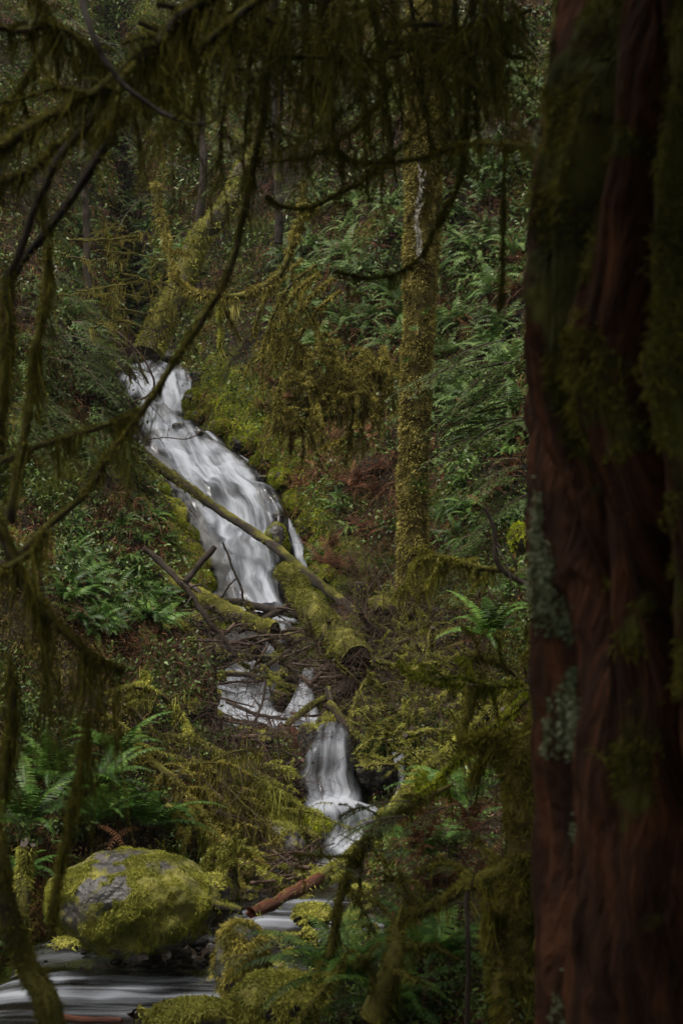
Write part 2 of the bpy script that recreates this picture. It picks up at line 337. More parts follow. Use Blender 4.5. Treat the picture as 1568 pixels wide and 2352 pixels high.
water('stream', 'smooth blurred stream water in the foreground', [(2234, 20, 640, 10.22, .0), (2262, -20, 640, 9.9, .1), (2300, -60, 640, 9.5, .12), (2370, -140, 660, 8.9, -.05), (2600, -400, 560, 7.2, .3)], .6, 70, 70, .02, .1, swap=True)

WP = np.concatenate(WPTS)
_d = WP - [0, 0, CAMZ]; _z = _d[:, 1] * cP + _d[:, 2] * sP; _wu = 784 + FPX * _d[:, 0] / _z; _wv = 1176 - FPX * (-_d[:, 1] * sP + _d[:, 2] * cP) / _z
_iu = np.clip((_wu / 4 + 50).astype(int), 1, 498); _iv = np.clip((_wv / 4 + 20).astype(int), 1, 698)
for _a in (-1, 0, 1):
    for _b in (-1, 0, 1): WM[_iv + _a, _iu + _b] = 1
def in_water(u, v): return WM[int(np.clip(v / 4 + 20, 0, 699)), int(np.clip(u / 4 + 50, 0, 499))] > 0
_wg = {}
for q in WP:
    for _a in (-1, 0, 1):
        for _b in (-1, 0, 1):
            k_ = (int(q[0] // .12) + _a, int(q[1] // .12) + _b)
            if k_ not in _wg or q[2] < _wg[k_]: _wg[k_] = q[2]

# ------------------------------------------------------------------ stream course
SN = [(-4.0, -12, -.8, 1.2), (-3.2, 0, -.4, 1.1), (-2.4, 6, -.12, 1.0)]
for u, v, Y, hw in [(240, 2340, 9.2, 1.0), (250, 2260, 10.1, .7), (430, 2190, 10.6, .45), (620, 2130, 11.0, .5), (650, 2040, 12.0, .5),
                    (750, 1970, 13.2, .3), (775, 1870, 14.4, .4), (760, 1700, 15.0, .25), (700, 1640, 16., .4), (560, 1600, 17.2, .55),
                    (590, 1500, 18.5, .45), (620, 1440, 19.2, .4), (590, 1400, 20., .45), (577, 1340, 20.8, .5), (545, 1200, 22.5, .7), (445, 1050, 24, .8),
                    (375, 960, 25.5, .6), (370, 925, 27, .6), (362, 862, 28.5, .7), (340, 845, 32, .6), (250, 780, 40, .6)]:
    p = P(u, v, Y); SN.append((p[0], p[1], p[2], hw))
SL = spline(SN, 260)
def heights(x, y):
    sh = x.shape; X = np.stack([x.ravel(), y.ravel()], 1); out = np.zeros(len(X)); dist = np.zeros(len(X)); side = np.zeros(len(X)); yn = np.zeros(len(X))
    for s in range(0, len(X), 20000):
        q = X[s:s + 20000]; D = np.linalg.norm(q[:, None] - SL[None, :, :2], axis=2)
        dm = D.min(1, keepdims=True); W = np.exp(-((D - dm) / .35)); W /= W.sum(1, keepdims=True)
        out[s:s + 20000] = W @ SL[:, 2]; dist[s:s + 20000] = dm[:, 0] - W @ SL[:, 3]
        side[s:s + 20000] = np.tanh((q[:, 0] - W @ SL[:, 0]) * 3); yn[s:s + 20000] = W @ SL[:, 1]
    d = np.maximum(dist, 0); r = (side + 1) / 2; Yq = X[:, 1]
    near = np.clip((Yq - 8.5) / 4, 0, 1); up = np.clip((Yq - 18) / 3, 0, 1)
    sl_left = .28 + near * .42 + up * .15
    steep_r = 1.05
    left = (.12 + .35 * up) * np.minimum(d / .35, 1) + sl_left * d + .25 * up * np.minimum(d, 1.5)
    flat = 1.6 * (1 - up) + .5 * up
    right = (.14 + .25 * up) * np.minimum(d / .35, 1) + (.30 + .2 * up) * np.minimum(d, flat) + (.3 + near * (steep_r - .3)) * np.maximum(d - flat, 0)
    rise = left * (1 - r) + right * r
    rise = np.where(rise > 14, 14 + (rise - 14) * .4, rise)
    back = np.maximum(Yq - 30, 0) * .95 * (1 - np.exp(-np.maximum(dist + .2, 0) / 1.5) * np.clip((36 - Yq) / 6, 0, 1))
    p3 = np.stack([X[:, 0], X[:, 1], np.zeros(len(X))], 1)
    n1 = fbm(p3 * .45, 4, 5) - .5; n2 = fbm(p3 * 1.8, 4, 9) - .5
    bank = np.clip(dist / .8, 0, 1)
    z = out + rise + back + bank * (n1 * 2.0 * np.clip(d / 2 - .15, .0, 1) * (.35 + near * .65) + n2 * .6)
    z = np.where(dist < 0, out - .16 + n2 * .12, z - .16 * (1 - np.clip(dist / .25, 0, 1)))
    return z.reshape(sh), dist.reshape(sh), yn.reshape(sh)

ys = np.concatenate([np.linspace(-12, 6, 30)[:-1], 6 * (64 / 6.) ** np.linspace(0, 1, 520)])
rr = np.concatenate([np.linspace(-2.2, -.42, 20)[:-1], np.linspace(-.42, .42, 420), np.linspace(.42, 2.2, 20)[1:]])
gx = rr[None] * np.maximum(ys, 6)[:, None]; gy = np.broadcast_to(ys[:, None], gx.shape)
gz, gd, gyn = heights(gx, gy)
V = np.stack([gx, gy, gz], -1); ny, nx = gx.shape
fn = np.stack([-np.gradient(gz, axis=1) / np.maximum(np.gradient(gx, axis=1), 1e-6), -np.gradient(gz, axis=0) / np.gradient(gy, axis=0), np.ones_like(gz)], -1)
fn = unit(fn)
fine = fbm(V * 5, 4, 21) - .5
V = V + fn * (fine * .3)[..., None] * np.clip((gd + .3) / .5, .3, 1)[..., None]
for a_, b_ in np.argwhere((gd < 1.6) & (gy > 7)):
    z_ = _wg.get((int(V[a_, b_, 0] // .12), int(V[a_, b_, 1] // .12)))
    if z_ is not None: V[a_, b_, 2] = min(V[a_, b_, 2], z_ - .09)
WY = np.zeros((700, 500)); np.maximum.at(WY, (_iv, _iu), WP[:, 1])
WYs = WY.copy()
for _a in (-1, 0, 1):
    for _b in (-1, 0, 1): WYs = np.maximum(WYs, np.roll(np.roll(WY, _a, 0), _b, 1))
for _ in range(28):   # the stream has cut its bed: nothing of the bank stands between one pool and the next
    z_ = V[..., 1] * cP + (V[..., 2] - CAMZ) * sP; vu = 784 + FPX * V[..., 0] / np.maximum(z_, .1); vv = 1176 - FPX * (-V[..., 1] * sP + (V[..., 2] - CAMZ) * cP) / np.maximum(z_, .1)
    ok = (V[..., 1] > 9) & (vu > -150) & (vu < 1500) & (vv > 0) & (vv < 2500); iu_ = np.clip(vu / 4 + 50, 0, 499).astype(int); iv_ = np.clip(vv / 4 + 20, 0, 699).astype(int)
    V[..., 2] -= np.where(ok & (WYs[iv_, iu_] > V[..., 1] + .12), .05, 0)
pm = fbm(V * .8, 4, 33)
falls_near = np.exp(-((np.maximum(gd, 0)) / .75) ** 2) * np.clip((gy - 17.5) / 2, 0, 1) * np.clip((30 - gy) / 3, 0, 1)
edge = np.exp(-((np.maximum(gd, 0)) / .5) ** 2) * .35
mossv = np.clip((pm - .5) * 2.2 + .18 + falls_near * .75 + edge, -.2, 1)
mossv = np.where(gd < .03, -.4, mossv)
mb = MB(); i = np.arange(ny - 1)[:, None] * nx; j = np.arange(nx - 1)[None]
TF = np.stack([i + j, i + j + 1, i + nx + j + 1, i + nx + j], -1).reshape(-1, 4)
mb.add(V.reshape(-1, 3), TF, .5, mossv.ravel())
g = mb.build('ground', M['soil']); tag(g, 'steep forest floor of soil, litter and moss around the stream', 'ground', kind='structure')
bvh = BVHTree.FromPolygons(V.reshape(-1, 3).tolist(), TF.tolist())
def hit(u, v, lift=0.):
    d = Vector(ray(u, v)).normalized(); h = bvh.ray_cast(Vector((0, 0, CAMZ)), d)
    if h[0] is None: return np.array(P(u, v, 30)), np.array([0, 0, 1.])
    n = np.array(h[1]); n = n if n[2] > 0 else -n
    return np.array(h[0]) + n * lift, n
def ground(x, y):
    h = bvh.ray_cast(Vector((x, y, 80)), Vector((0, 0, -1)))
    return np.array(h[0]) if h[0] is not None else np.array([x, y, 0])

# ------------------------------------------------------------------ vegetation builders
def mossfun(up=.5, amt=0., seed=0, fr=3.):
    def f(v, n):
        return np.clip(n[:, 2] * up + amt + (fbm(v * fr, 3, seed) - .5) * 1.6, -.4, 1)
    return f
def fuzz(mb, path, rad, dens, L, W, upbias=.2, mask=None, droop=.3, rough=0, seed=0):
    """short moss blades on a limb; dens per metre"""
    path = np.asarray(path); rad = np.broadcast_to(rad, (len(path),)); t, a, b = frames(path)
    ln = np.sum(np.linalg.norm(np.diff(path, axis=0), axis=1)); N = int(dens * ln)
    if N < 1: return
    s = R.random(N) * (len(path) - 1.001); i = s.astype(int); f = (s - i)[:, None]
    c = path[i] * (1 - f) + path[i + 1] * f; th = R.random(N) * 2 * np.pi
    d = a[i] * np.cos(th)[:, None] + b[i] * np.sin(th)[:, None]
    keep = R.random(N) < np.clip(.5 + d[:, 2] * upbias + .3, .05, 1)
    cl = fbm((c + d * rad[i][:, None]) * 9, 3, 41); keep &= cl > .36
    if mask is not None: keep &= mask(c, d)
    r = (rad[i] + (rad[np.minimum(i + 1, len(rad) - 1)] - rad[i]) * f[:, 0])
    c, d, r, cl = c[keep], d[keep], r[keep], cl[keep]; n = len(c)
    if rough: r = r * (1 + rough * 2 * (fbm((c + d * r[:, None]) * 6 / max(rad.max() * 8, .05), 3, seed) - .5))
    ribbons(mb, c + d * (r - np.minimum(.07 * r, .003))[:, None], unit(d + R.normal(size=(n, 3)) * .45 + np.array([0, 0, -.15])), L * (.4 + R.random(n)) * (.5 + cl), W * (.6 + .8 * R.random(n)), 2, droop, curl=.15, rnd=np.clip(cl * .7 + R.random(n) * .4, 0, 1))
def hang(mb, path, L, dens, W, spread=.05, n_each=22, seed=0, prof=None):
    """drooping beard clumps that hang from a limb"""
    path = np.asarray(path); ln = np.sum(np.linalg.norm(np.diff(path, axis=0), axis=1)); K = max(1, int(dens * ln))
    s = np.sort(R.random(K)) * (len(path) - 1.001); i = s.astype(int); f = (s - i)[:, None]; c = path[i] * (1 - f) + path[i + 1] * f
    Lk = L * (.15 + 1.0 * R.random(K) ** 1.7) * (.4 + 1.2 * fbm(c * 2.5, 2, seed))
    tang = unit(np.gradient(path, axis=0))[i]
    c = np.repeat(c, n_each, 0); tang = np.repeat(tang, n_each, 0); Lr = np.repeat(Lk, n_each)
    N = len(c); off = tang * (R.normal(size=N) * spread * (.4 + .6 * np.minimum(Lr / L, 1)))[:, None] + R.normal(size=(N, 3)) * spread * .25
    tipc = c + np.array([0, 0, -1.]) * Lr[:, None] + np.repeat(R.normal(size=(K, 3)) * [.16, .16, .05], n_each, 0) * Lr[:, None]
    b = c + off; fr = .35 + .65 * R.random(N); 
    d = (tipc + off * .25 + R.normal(size=(N, 3)) * spread * .12) - b
    ribbons(mb, b, d, np.linalg.norm(d, axis=1) * fr, W * (.5 + R.random(N)), 4, 0., prof=[.5, 1, .9, .6], curl=.13)
    k2 = R.random(N) < .35; ribbons(mb, b[k2] + d[k2] * (fr[k2] * R.uniform(.1, .8, k2.sum()))[:, None], unit(d[k2]) + R.normal(size=(k2.sum(), 3)) * .7, Lr[k2] * .22 + .01, W * .8, 2, .6, curl=.3)
def wobble(path, amp, seed, fr=4):
    n = np.stack([fbm(path * fr + k * 7.3, 3, seed + k) - .5 for k in range(3)], -1)
    return path + n * amp * 2
def make_limb(name, label, cat, pts, r0, r1, moss=.5, fz=0, hangL=0, hangD=8, mm='moss', bm='bark', group=None, twigs=0, twigL=.4, wob=.5, ns=8, n=None, world=False, up=.5, fL=.025, hw=.006, hn=22, twmoss=1, tdir=None, part='bark', sprd=None, rough=.16, jag=.8, fzr=1.):
    """pts: (u, v, Y) traced along the limb; r in traced pixels at that depth"""
    W3 = np.array(pts, float) if world else np.array([P(*p) for p in pts])
    Ym = W3[:, 1].mean(); R0, R1 = (r0, r1) if world else (r0 * px(Ym), r1 * px(Ym))
    ln = np.sum(np.linalg.norm(np.diff(W3, axis=0), axis=1)); n = n or int(max(10, min(120, ln / max(R0 * .8, .02))))
    path = spline(W3, n); path = wobble(path, wob * max(R0, .006) * 1.2, len(name) * 3 + int(ln * 10), 1.2 / max(R0 * 6, .05))
    rad = np.linspace(R0, R1, n) * (1 + .25 * (fbm(path * 2.5 / max(R0 * 5, .1), 2, 3) - .5))
    root = empty(name, path[0]); tag(root, label, cat, group)
    b = MB(); tube(b, path, rad, ns, rough, mossfun(up, moss), 1, jag=jag)
    m = MB(); tips = []
    if fz: fuzz(m, path[:max(3, int(n * fzr))], rad[:max(3, int(n * fzr))], fz, fL, hw * 1.1, up, droop=.3, rough=rough, seed=1)
    if hangL: hang(m, path[int(n * .05):], hangL, hangD, hw, sprd or min(.09, max(.02, hangL * .15)), hn)
    if twigs:
        tb = MB()
        for k in range(twigs):
            i = int(R.uniform(.12, .97) * (n - 1)); t = unit(path[min(i + 1, n - 1)] - path[i - 1])
            dd = unit(np.cross(t, R.normal(size=3)) + t * R.uniform(.2, 1.1) + (0 if tdir is None else np.array(tdir))); l = twigL * R.uniform(.35, 1.2)
            q = [path[i], path[i] + dd * l * .5 + np.array([0, 0, -.04 * l]), path[i] + dd * l + np.array([0, 0, -.3 * l]) + R.normal(size=3) * l * .12]
            tp = wobble(spline(q, 12), l * .03, k, 5 / max(l, .1)); tr = np.linspace(rad[i] * .45, rad[i] * .1 + .0015, 12)
            tube(tb, tp, tr, 5, .1, mossfun(up, moss), k)
            if fz: fuzz(m, tp, tr, fz * .7 * twmoss, fL * .7, hw, up)
            if hangL: hang(m, tp, hangL * .6, hangD * .7, hw, sprd or min(.06, hangL * .12), max(8, hn // 2))
            for kk in range(3):
                ii = R.integers(3, 11); l2 = l * R.uniform(.2, .5); d2 = unit(dd + R.normal(size=3) * .7)
                q2 = spline([tp[ii], tp[ii] + d2 * l2 * .5, tp[ii] + d2 * l2 + np.array([0, 0, -.25 * l2])], 6); tube(tb, q2, np.linspace(tr[ii] * .6, .001, 6), 4, .1, mossfun(up, moss), k)
                if fz: fuzz(m, q2, tr[ii] * .5, fz * .5 * twmoss, fL * .6, hw, up)
        tb.build('twig', M[bm], root, path[0])
    bo = b.build(part, M[bm], root, path[0])
    if m.n: m.build('moss', M[mm], bo, path[0])
    return root, path, rad
def make_rock(name, label, c, size, seed, moss=.3, mm='moss', up=.7, dens=2500, fL=.03, rot=0., rough=.28, cat='rock', group=None, bm='rock', sub=5, squash=True, hw=.006, mfr=2.5, bare=None):
    import bmesh
    bm_ = bmesh.new(); bmesh.ops.create_icosphere(bm_, subdivisions=sub, radius=1); bm_.verts.ensure_lookup_table()
    v = np.array([x.co[:] for x in bm_.verts]); f = np.array([[x.index for x in q.verts] for q in bm_.faces]); bm_.free()
    s = np.array(size); n0 = v.copy(); v = np.sign(v) * np.abs(v) ** .85
    v = v * (1 + rough * 2 * (fbm(v * 1.1 + seed * 5, 3, seed) - .5)[:, None]) * s
    v = v + n0 * ((fbm(v * 4 / max(s.max(), .1) + seed, 4, seed + 3) - .5) * .28 * s.min())[:, None]
    cr, sr = math.cos(rot), math.sin(rot); v = v @ np.array([[cr, sr, 0], [-sr, cr, 0], [0, 0, 1]]) 
    fnn = np.cross(v[f[:, 1]] - v[f[:, 0]], v[f[:, 2]] - v[f[:, 0]]); ar = np.linalg.norm(fnn, axis=1) / 2; fnn = unit(fnn)
    vn = np.zeros_like(v)
    for k in range(3): np.add.at(vn, f[:, k], fnn)
    vn = unit(vn); mv = np.clip(vn[:, 2] * up + moss + (fbm(v * mfr / max(s.max(), .1) + seed, 3, seed) - .5) * 1.8, -.4, 1)
    if bare:
        bx, bz, bw, bh = bare; q_ = ((v[:, 0] / s[0] - bx) / bw) ** 2 + ((v[:, 2] / s[2] - bz) / bh) ** 2 + (fbm(v * 5, 3, 77) - .5) * 1.6 + (fbm(v * 16, 3, 78) - .5) * 3.2
        mv = mv - .9 * np.clip(1.2 - q_, 0, 1) * (v[:, 1] < .3 * s[1])
    root = empty(name, c); tag(root, label, cat, group)
    b = MB(); b.add(v, f, .5, mv); so_ = b.build('stone', M[bm], root)
    N = int(dens * ar.sum() * 3); idx = R.choice(len(f), N, p=ar / ar.sum()); w_ = R.dirichlet([1, 1, 1], N)
    p = (v[f[idx]] * w_[..., None]).sum(1); nn = fnn[idx]; mm_ = (mv[f[idx]] * w_).sum(1)
    keep = (mm_ > .25 + .3 * R.random(N)) & (nn[:, 1] < .6); p, nn = p[keep], nn[keep]; k = len(p)
    cl = fbm(p * 8, 3, 8)
    m = MB(); ribbons(m, p + nn * (cl - .5)[:, None] * .05, unit(nn + R.normal(size=(k, 3)) * .5), fL * (.3 + R.random(k)) * (.4 + 1.2 * cl), hw * (.6 + R.random(k)), 2, .5, rnd=np.clip(cl * 1.1 - .15 + R.random(k) * .35, 0, 1), curl=.2)
    if m.n: m.build('moss', M[mm], so_)
    return root
def frond_mb(mb, L, th0, az, bend, W, np_=24, cx=(0, 0, 0), rn=None, pw=.018, segs=2):
    """one fern frond: arching midrib with paired leaflets"""
    n = 14; t = np.linspace(0, 1, n); ang = th0 - bend * t ** 1.3; st = L / n
    x = np.cumsum(np.cos(ang)) * st; z = np.cumsum(np.sin(ang)) * st; sw = .12 * L * t ** 2 * R.uniform(-1, 1)
    pth = np.stack([x, sw, z], 1); ca, sa = math.cos(az), math.sin(az); rot = np.array([[ca, sa, 0], [-sa, ca, 0], [0, 0, 1]])
    pth = pth @ rot + np.array(cx); tube(mb, pth, np.linspace(.004, .001, n) * (L / .8), 3, 0, cap=False)
    s = np.linspace(.12, .985, np_) * (n - 1.001); i = s.astype(int); f = (s - i)[:, None]; c = pth[i] * (1 - f) + pth[i + 1] * f
    tg = unit(pth[i + 1] - pth[i]); sd = unit(np.cross(tg, [0, 0, 1.]) ); tt = s / (n - 1)
    ln = W * np.clip(np.minimum(tt / .25 + .35, 1) * (1.08 - tt) ** .7, .05, 1)
    rn = R.random() if rn is None else rn
    for sg in (1, -1):
        d = unit(sd * sg + tg * .35 + np.array([0, 0, -.25]) + R.normal(size=(np_, 3)) * .08)
        ribbons(mb, c, d, ln * (.9 + .2 * R.random(np_)), pw * (.6 + .6 * (1 - tt)) * L / .8, 2, .12, side=tg, prof=[.8, 1.0], rnd=np.clip(rn + R.normal(size=np_) * .12, 0, 1))
def make_fern(nf, L, fern='fern', dead=3, parts=False, name='sword_fern', np_=22, pw=.02):
    root = empty(name, (0, 0, 0)); mb = MB()
    for k in range(nf):
        az = k * 2.4 + R.uniform(-.3, .3); l = L * R.uniform(.6, 1.1)
        if parts: mb = MB()
        frond_mb(mb, l, R.uniform(.6, 1.35), az, R.uniform(1.0, 2.0), l * .17, np_, pw=pw)
        if parts: mb.build('frond', M[fern], root)
    if not parts: mb.build('fronds', M[fern], root)
    if dead:
        dm = MB()
        for k in range(dead): frond_mb(dm, L * R.uniform(.5, .9), R.uniform(.1, .5), R.uniform(0, 6.28), R.uniform(1.2, 2.0), L * .11, 18, pw=.014)
        dm.build('dead_fronds', M['deadfern'], root)
    return root
def make_spray(L=1.2, nt=22, twl=.4, dens=70, nl=.018, nw=.005, mm='needle', name='hemlock_bough', droop=.35, hangm=0):
    """conifer bough: limb, side twigs and flat needles"""
    root = empty(name, (0, 0, 0)); t = np.linspace(0, 1, 16)
    pth = np.stack([t * L, .08 * L * np.sin(t * 3 + R.random() * 6), -droop * L * t ** 2], 1); tb = MB(); nb = MB(); lm = []
    tube(tb, pth, np.linspace(.012, .002, 16) * L, 5, .1)
    allp = [pth[4:]]
    for k in range(nt):
        s = .1 + .88 * k / nt; i = int(s * 15); sg = 1 if k % 2 else -1; l = twl * (1.05 - s) ** .6 * R.uniform(.7, 1.1) * L / 1.2
        d = unit(np.array([.55, sg * .85, R.normal() * .12])); q = pth[i] + np.outer(np.linspace(0, 1, 8), d * l); q[:, 2] -= .35 * l * np.linspace(0, 1, 8) ** 2
        tube(tb, q, np.linspace(.004, .001, 8), 3, 0, cap=False); allp.append(q)
        for kk in range(5):
            ii = R.integers(1, 7); s2 = 1 if kk % 2 else -1; l2 = l * R.uniform(.2, .42); d2 = unit(d + s2 * np.cross(d, [0, 0, 1]) * .8)
            q2 = q[ii] + np.outer(np.linspace(0, 1, 5), d2 * l2); q2[:, 2] -= .3 * l2 * np.linspace(0, 1, 5) ** 2; allp.append(q2)
    for q in allp:
        ln = np.sum(np.linalg.norm(np.diff(q, axis=0), axis=1)); N = int(ln * dens * 2)
        if N < 2: continue
        s = R.random(N) * (len(q) - 1.001); i = s.astype(int); c = q[i] + (q[i + 1] - q[i]) * (s - i)[:, None]; tg = unit(q[i + 1] - q[i])
        sd = np.cross(tg, [0, 0, 1.]) * np.where(R.random(N) < .5, 1, -1)[:, None]
        ribbons(nb, c, unit(sd + tg * .5 + R.normal(size=(N, 3)) * .15), nl * (.6 + .7 * R.random(N)), nw, 1, 0, side=tg)
    tb.build('branch', M['twig'], root); nb.build('needles', M[mm], root)
    if hangm:
        hb = MB(); hang(hb, pth, hangm, 8, .006, .04, 14)
        for q in allp[1::3]: hang(hb, q, hangm * .5, 8, .006, .02, 8)
        hb.build('moss', M['darkmoss'], root)
    return root
def make_shrub(H=.5, ns=7, nl=16, ls=.05, mm='leaf', name='broadleaf_shrub'):
    root = empty(name, (0, 0, 0)); tb = MB(); lb = MB()
    for k in range(ns):
        az = R.uniform(0, 6.28); tilt = R.uniform(.15, .8); d = np.array([math.cos(az) * math.sin(tilt), math.sin(az) * math.sin(tilt), math.cos(tilt)]); l = H * R.uniform(.5, 1.1)
        q = np.outer(np.linspace(0, 1, 8), d * l) ; q[:, 2] -= .25 * l * np.linspace(0, 1, 8) ** 2; tube(tb, q, np.linspace(.004, .0015, 8), 3, 0, cap=False)
        s = R.uniform(1.5, 6.99, nl); i = s.astype(int); c = q[i] + (q[i + 1] - q[i]) * (s - i)[:, None]
        dd = unit(R.normal(size=(nl, 3)) + np.array([0, 0, .1])); sd = unit(np.cross(dd, np.array([0, 0, 1.])) + R.normal(size=(nl, 3)) * .3)
        ribbons(lb, c, dd, ls * (.6 + .7 * R.random(nl)), ls * .6, 3, .25, side=sd, prof=[.25, 1, .85])
    tb.build('stem', M['twig'], root); lb.build('leaves', M[mm], root)
    return root
def on_slope(n, tilt=.5):
    """euler that leans a plant out from the slope"""
    v = Vector((n[0] * tilt, n[1] * tilt, 1 - tilt + n[2] * tilt)).normalized()
    q = Vector((0, 0, 1)).rotation_difference(v); e = q.to_euler(); return e
def rot_on(n, az, tilt=.5):
    from mathutils import Quaternion
    v = Vector((n[0] * tilt, n[1] * tilt, 1 - tilt + n[2] * tilt)).normalized(); q = Vector((0, 0, 1)).rotation_difference(v)
    return (q @ Quaternion((0, 0, 1), az)).to_euler()
exec_late = []
#@@PART2
# ================================================================== PLANT STOCK (copied out below; first use moves the original)
class Stock:
    def __init__(s, roots): s.roots = roots; s.used = set()
    def put(s, p, rot, scale, label, cat, group=None):
        k = R.integers(len(s.roots)); r = s.roots[k]
        if k in s.used: return tree_copy(r, p, rot, scale, label, group, cat)
        s.used.add(k); r.location = tuple(p); r.rotation_euler = rot; r.scale = (scale,) * 3; tag(r, label, cat, group); return r
    def clean(s):
        for k, r in enumerate(s.roots):
            if k not in s.used:
                for c in list(r.children): bpy.data.objects.remove(c)
                bpy.data.objects.remove(r)
fern_blue = Stock([make_fern(15, .62, 'fern2', 4, np_=18, pw=.028) for _ in range(3)])
fern_green = Stock([make_fern(15, .62, 'fern', 3, np_=18, pw=.028) for _ in range(3)])
fern_dead = Stock([make_fern(9, .55, 'deadfern', 5, np_=16, pw=.022, name='withered_fern') for _ in range(2)])
fern_fine = Stock([make_fern(18, .9, 'fern', 2, parts=True, np_=46, pw=.012) for _ in range(3)])
spray_far = Stock([make_spray(1.3, 20, .42, 60, .028, .011) for _ in range(3)])
spray_blue = Stock([make_spray(1.2, 20, .4, 60, .028, .011, 'fern2', name='cedar_bough', droop=.5) for _ in range(2)])
shrub = Stock([make_shrub(.45, 9, 14, .055) for _ in range(3)])
shrub_bud = Stock([make_shrub(.5, 6, 9, .022, 'budleaf', 'budding_shrub') for _ in range(2)])

def scatter(stock, n, boxes, sc_, labels, cat, group, tilt=.45, lift=0.):
    """boxes: (u0, v0, u1, v1, label index); n plants over them by area"""
    ar = np.array([(b[2] - b[0]) * (b[3] - b[1]) * (b[5] if len(b) > 5 else 1) for b in boxes], float); cnt = np.maximum(1, np.round(n * ar / ar.sum())).astype(int)
    for b, c in zip(boxes, cnt):
        for _ in range(c):
            u, v = R.uniform(b[0], b[2]), R.uniform(b[1], b[3])
            if in_water(u, v) or in_water(u, v - 12): continue
            p, nn = hit(u, v, lift)
            stock.put(p, rot_on(nn, R.uniform(0, 6.28), tilt), R.uniform(*sc_), labels[b[4]], cat, group)

# ---- ferns, shrubs and boughs over the slopes
LR = ['blue green sword fern hanging on the steep slope right of the tall mossy trunk',
      'blue green sword fern on the bank between the waterfall and the tall mossy trunk',
      'pale sword fern high on the hillside above the head of the waterfall',
      'sword fern among shrubs on the shaded left hillside beside the waterfall']
scatter(fern_blue, 190, [(990, 60, 1240, 420, 0, 1.0), (985, 420, 1200, 1000, 0, 1.5), (620, 440, 925, 800, 1, 1.0), (300, 60, 640, 380, 2, .35), (160, 420, 460, 760, 3, .9)], (.7, 1.45), LR, 'fern', 'ferns over the slopes')
LG = ['green sword fern on the slope behind the snag and right of the mossy trunk foot',
      'green sword fern on the left bank between the waterfall and the hanging moss',
      'small green fern in the shade under the mossy trunk on the right bank']
scatter(fern_green, 95, [(990, 950, 1200, 1400, 0, 1.0), (150, 1180, 370, 1480, 1, 1.9), (700, 800, 920, 1300, 2, .3)], (.45, .85), LG, 'fern', 'green ferns low on the banks')
LD = ['withered red brown fern clump on the dark bank right of the waterfall', 'withered red brown fern clump among green ferns right of the mossy trunk', 'withered brown fern clump on the left hillside above the waterfall']
scatter(fern_dead, 110, [(600, 800, 930, 1330, 0, 1.2), (985, 420, 1200, 1300, 1, 1.0), (170, 560, 460, 840, 2, .6), (640, 520, 920, 800, 0, .8)], (.6, 1.1), LD, 'fern', 'withered ferns')
scatter(shrub, 200, [(1000, 0, 1250, 420, 0, 1.9), (120, 1130, 360, 1420, 1, 1.6), (640, 560, 920, 1000, 2, .7), (240, 0, 640, 420, 3, .7), (90, 560, 330, 1000, 4, .8), (990, 500, 1200, 1300, 5, .5), (0, 1650, 240, 2000, 6, .8)], (.5, 1.0),
        ['glossy small leaved shrub high on the slope behind the big foreground trunk', 'glossy green leaved shrub on the left bank beside the foot of the fall', 'small leaved shrub on the dark bank left of the mossy trunk',
         'pale leafy shrub on the hillside at the top of the picture', 'leafy shrub on the left slope level with the head of the fall', 'leafy shrub between ferns right of the mossy trunk', 'leafy shrub among ferns behind the hanging moss at lower left'], 'shrub', 'leafy shrubs over the slopes')
scatter(shrub_bud, 26, [(480, 1400, 620, 1560, 0, 1.), (640, 1440, 900, 1700, 1, .6), (430, 1560, 600, 1680, 0, .6)], (.35, .7), ['sprig of bright new leaves over the log jam below the fall', 'sprig of bright new leaves among dead twigs right of the log jam'], 'shrub', 'budding sprigs', lift=.25)

def boughs(stock, lst, label, group, cat='bough'):
    """(u, v, Y or None, heading degrees in the picture plane, lean, scale)"""
    for (u, v, Y, hd, s) in lst:
        p = P(u, v, Y) if Y else hit(u, v, .25)[0]
        stock.put(p, (R.uniform(-.25, .25), math.radians(R.uniform(-5, 25)), math.radians(hd)), s, label, cat, group)
bl = []
for k in range(90):
    u, v = R.uniform(20, 290), R.uniform(640, 1050); u = min(u, 120 + (v - 640) * .30)
    bl.append((u, v, None, R.uniform(-70, 10), R.uniform(.45, .85)))
boughs(spray_blue, bl, 'blue green drooping bough on the left bank beside the head of the fall', 'blue green boughs on the left bank')
bl = [(R.uniform(1080, 1230), R.uniform(780, 1000), 15.5, R.uniform(170, 230), R.uniform(.5, .8)) for _ in range(22)] + [(R.uniform(1120, 1230), R.uniform(1000, 1300), 15, R.uniform(165, 220), R.uniform(.4, .7)) for _ in range(18)]
boughs(spray_far, bl, 'green hemlock bough reaching left from behind the foreground trunk', 'hemlock boughs behind the foreground trunk')
bl = [(R.uniform(-40, 560), R.uniform(-20, 460), R.uniform(24, 33), R.uniform(-120, 60), R.uniform(.8, 1.7)) for _ in range(52)]
boughs(spray_blue, bl, 'pale misty conifer bough in the far forest at upper left', 'far conifer boughs')
bl = [(R.uniform(560, 940), R.uniform(0, 430), R.uniform(22, 28), R.uniform(60, 300), R.uniform(.7, 1.2)) for _ in range(24)]
boughs(spray_far, bl, 'dark conifer bough behind the hanging moss at top centre', 'dark conifer boughs')

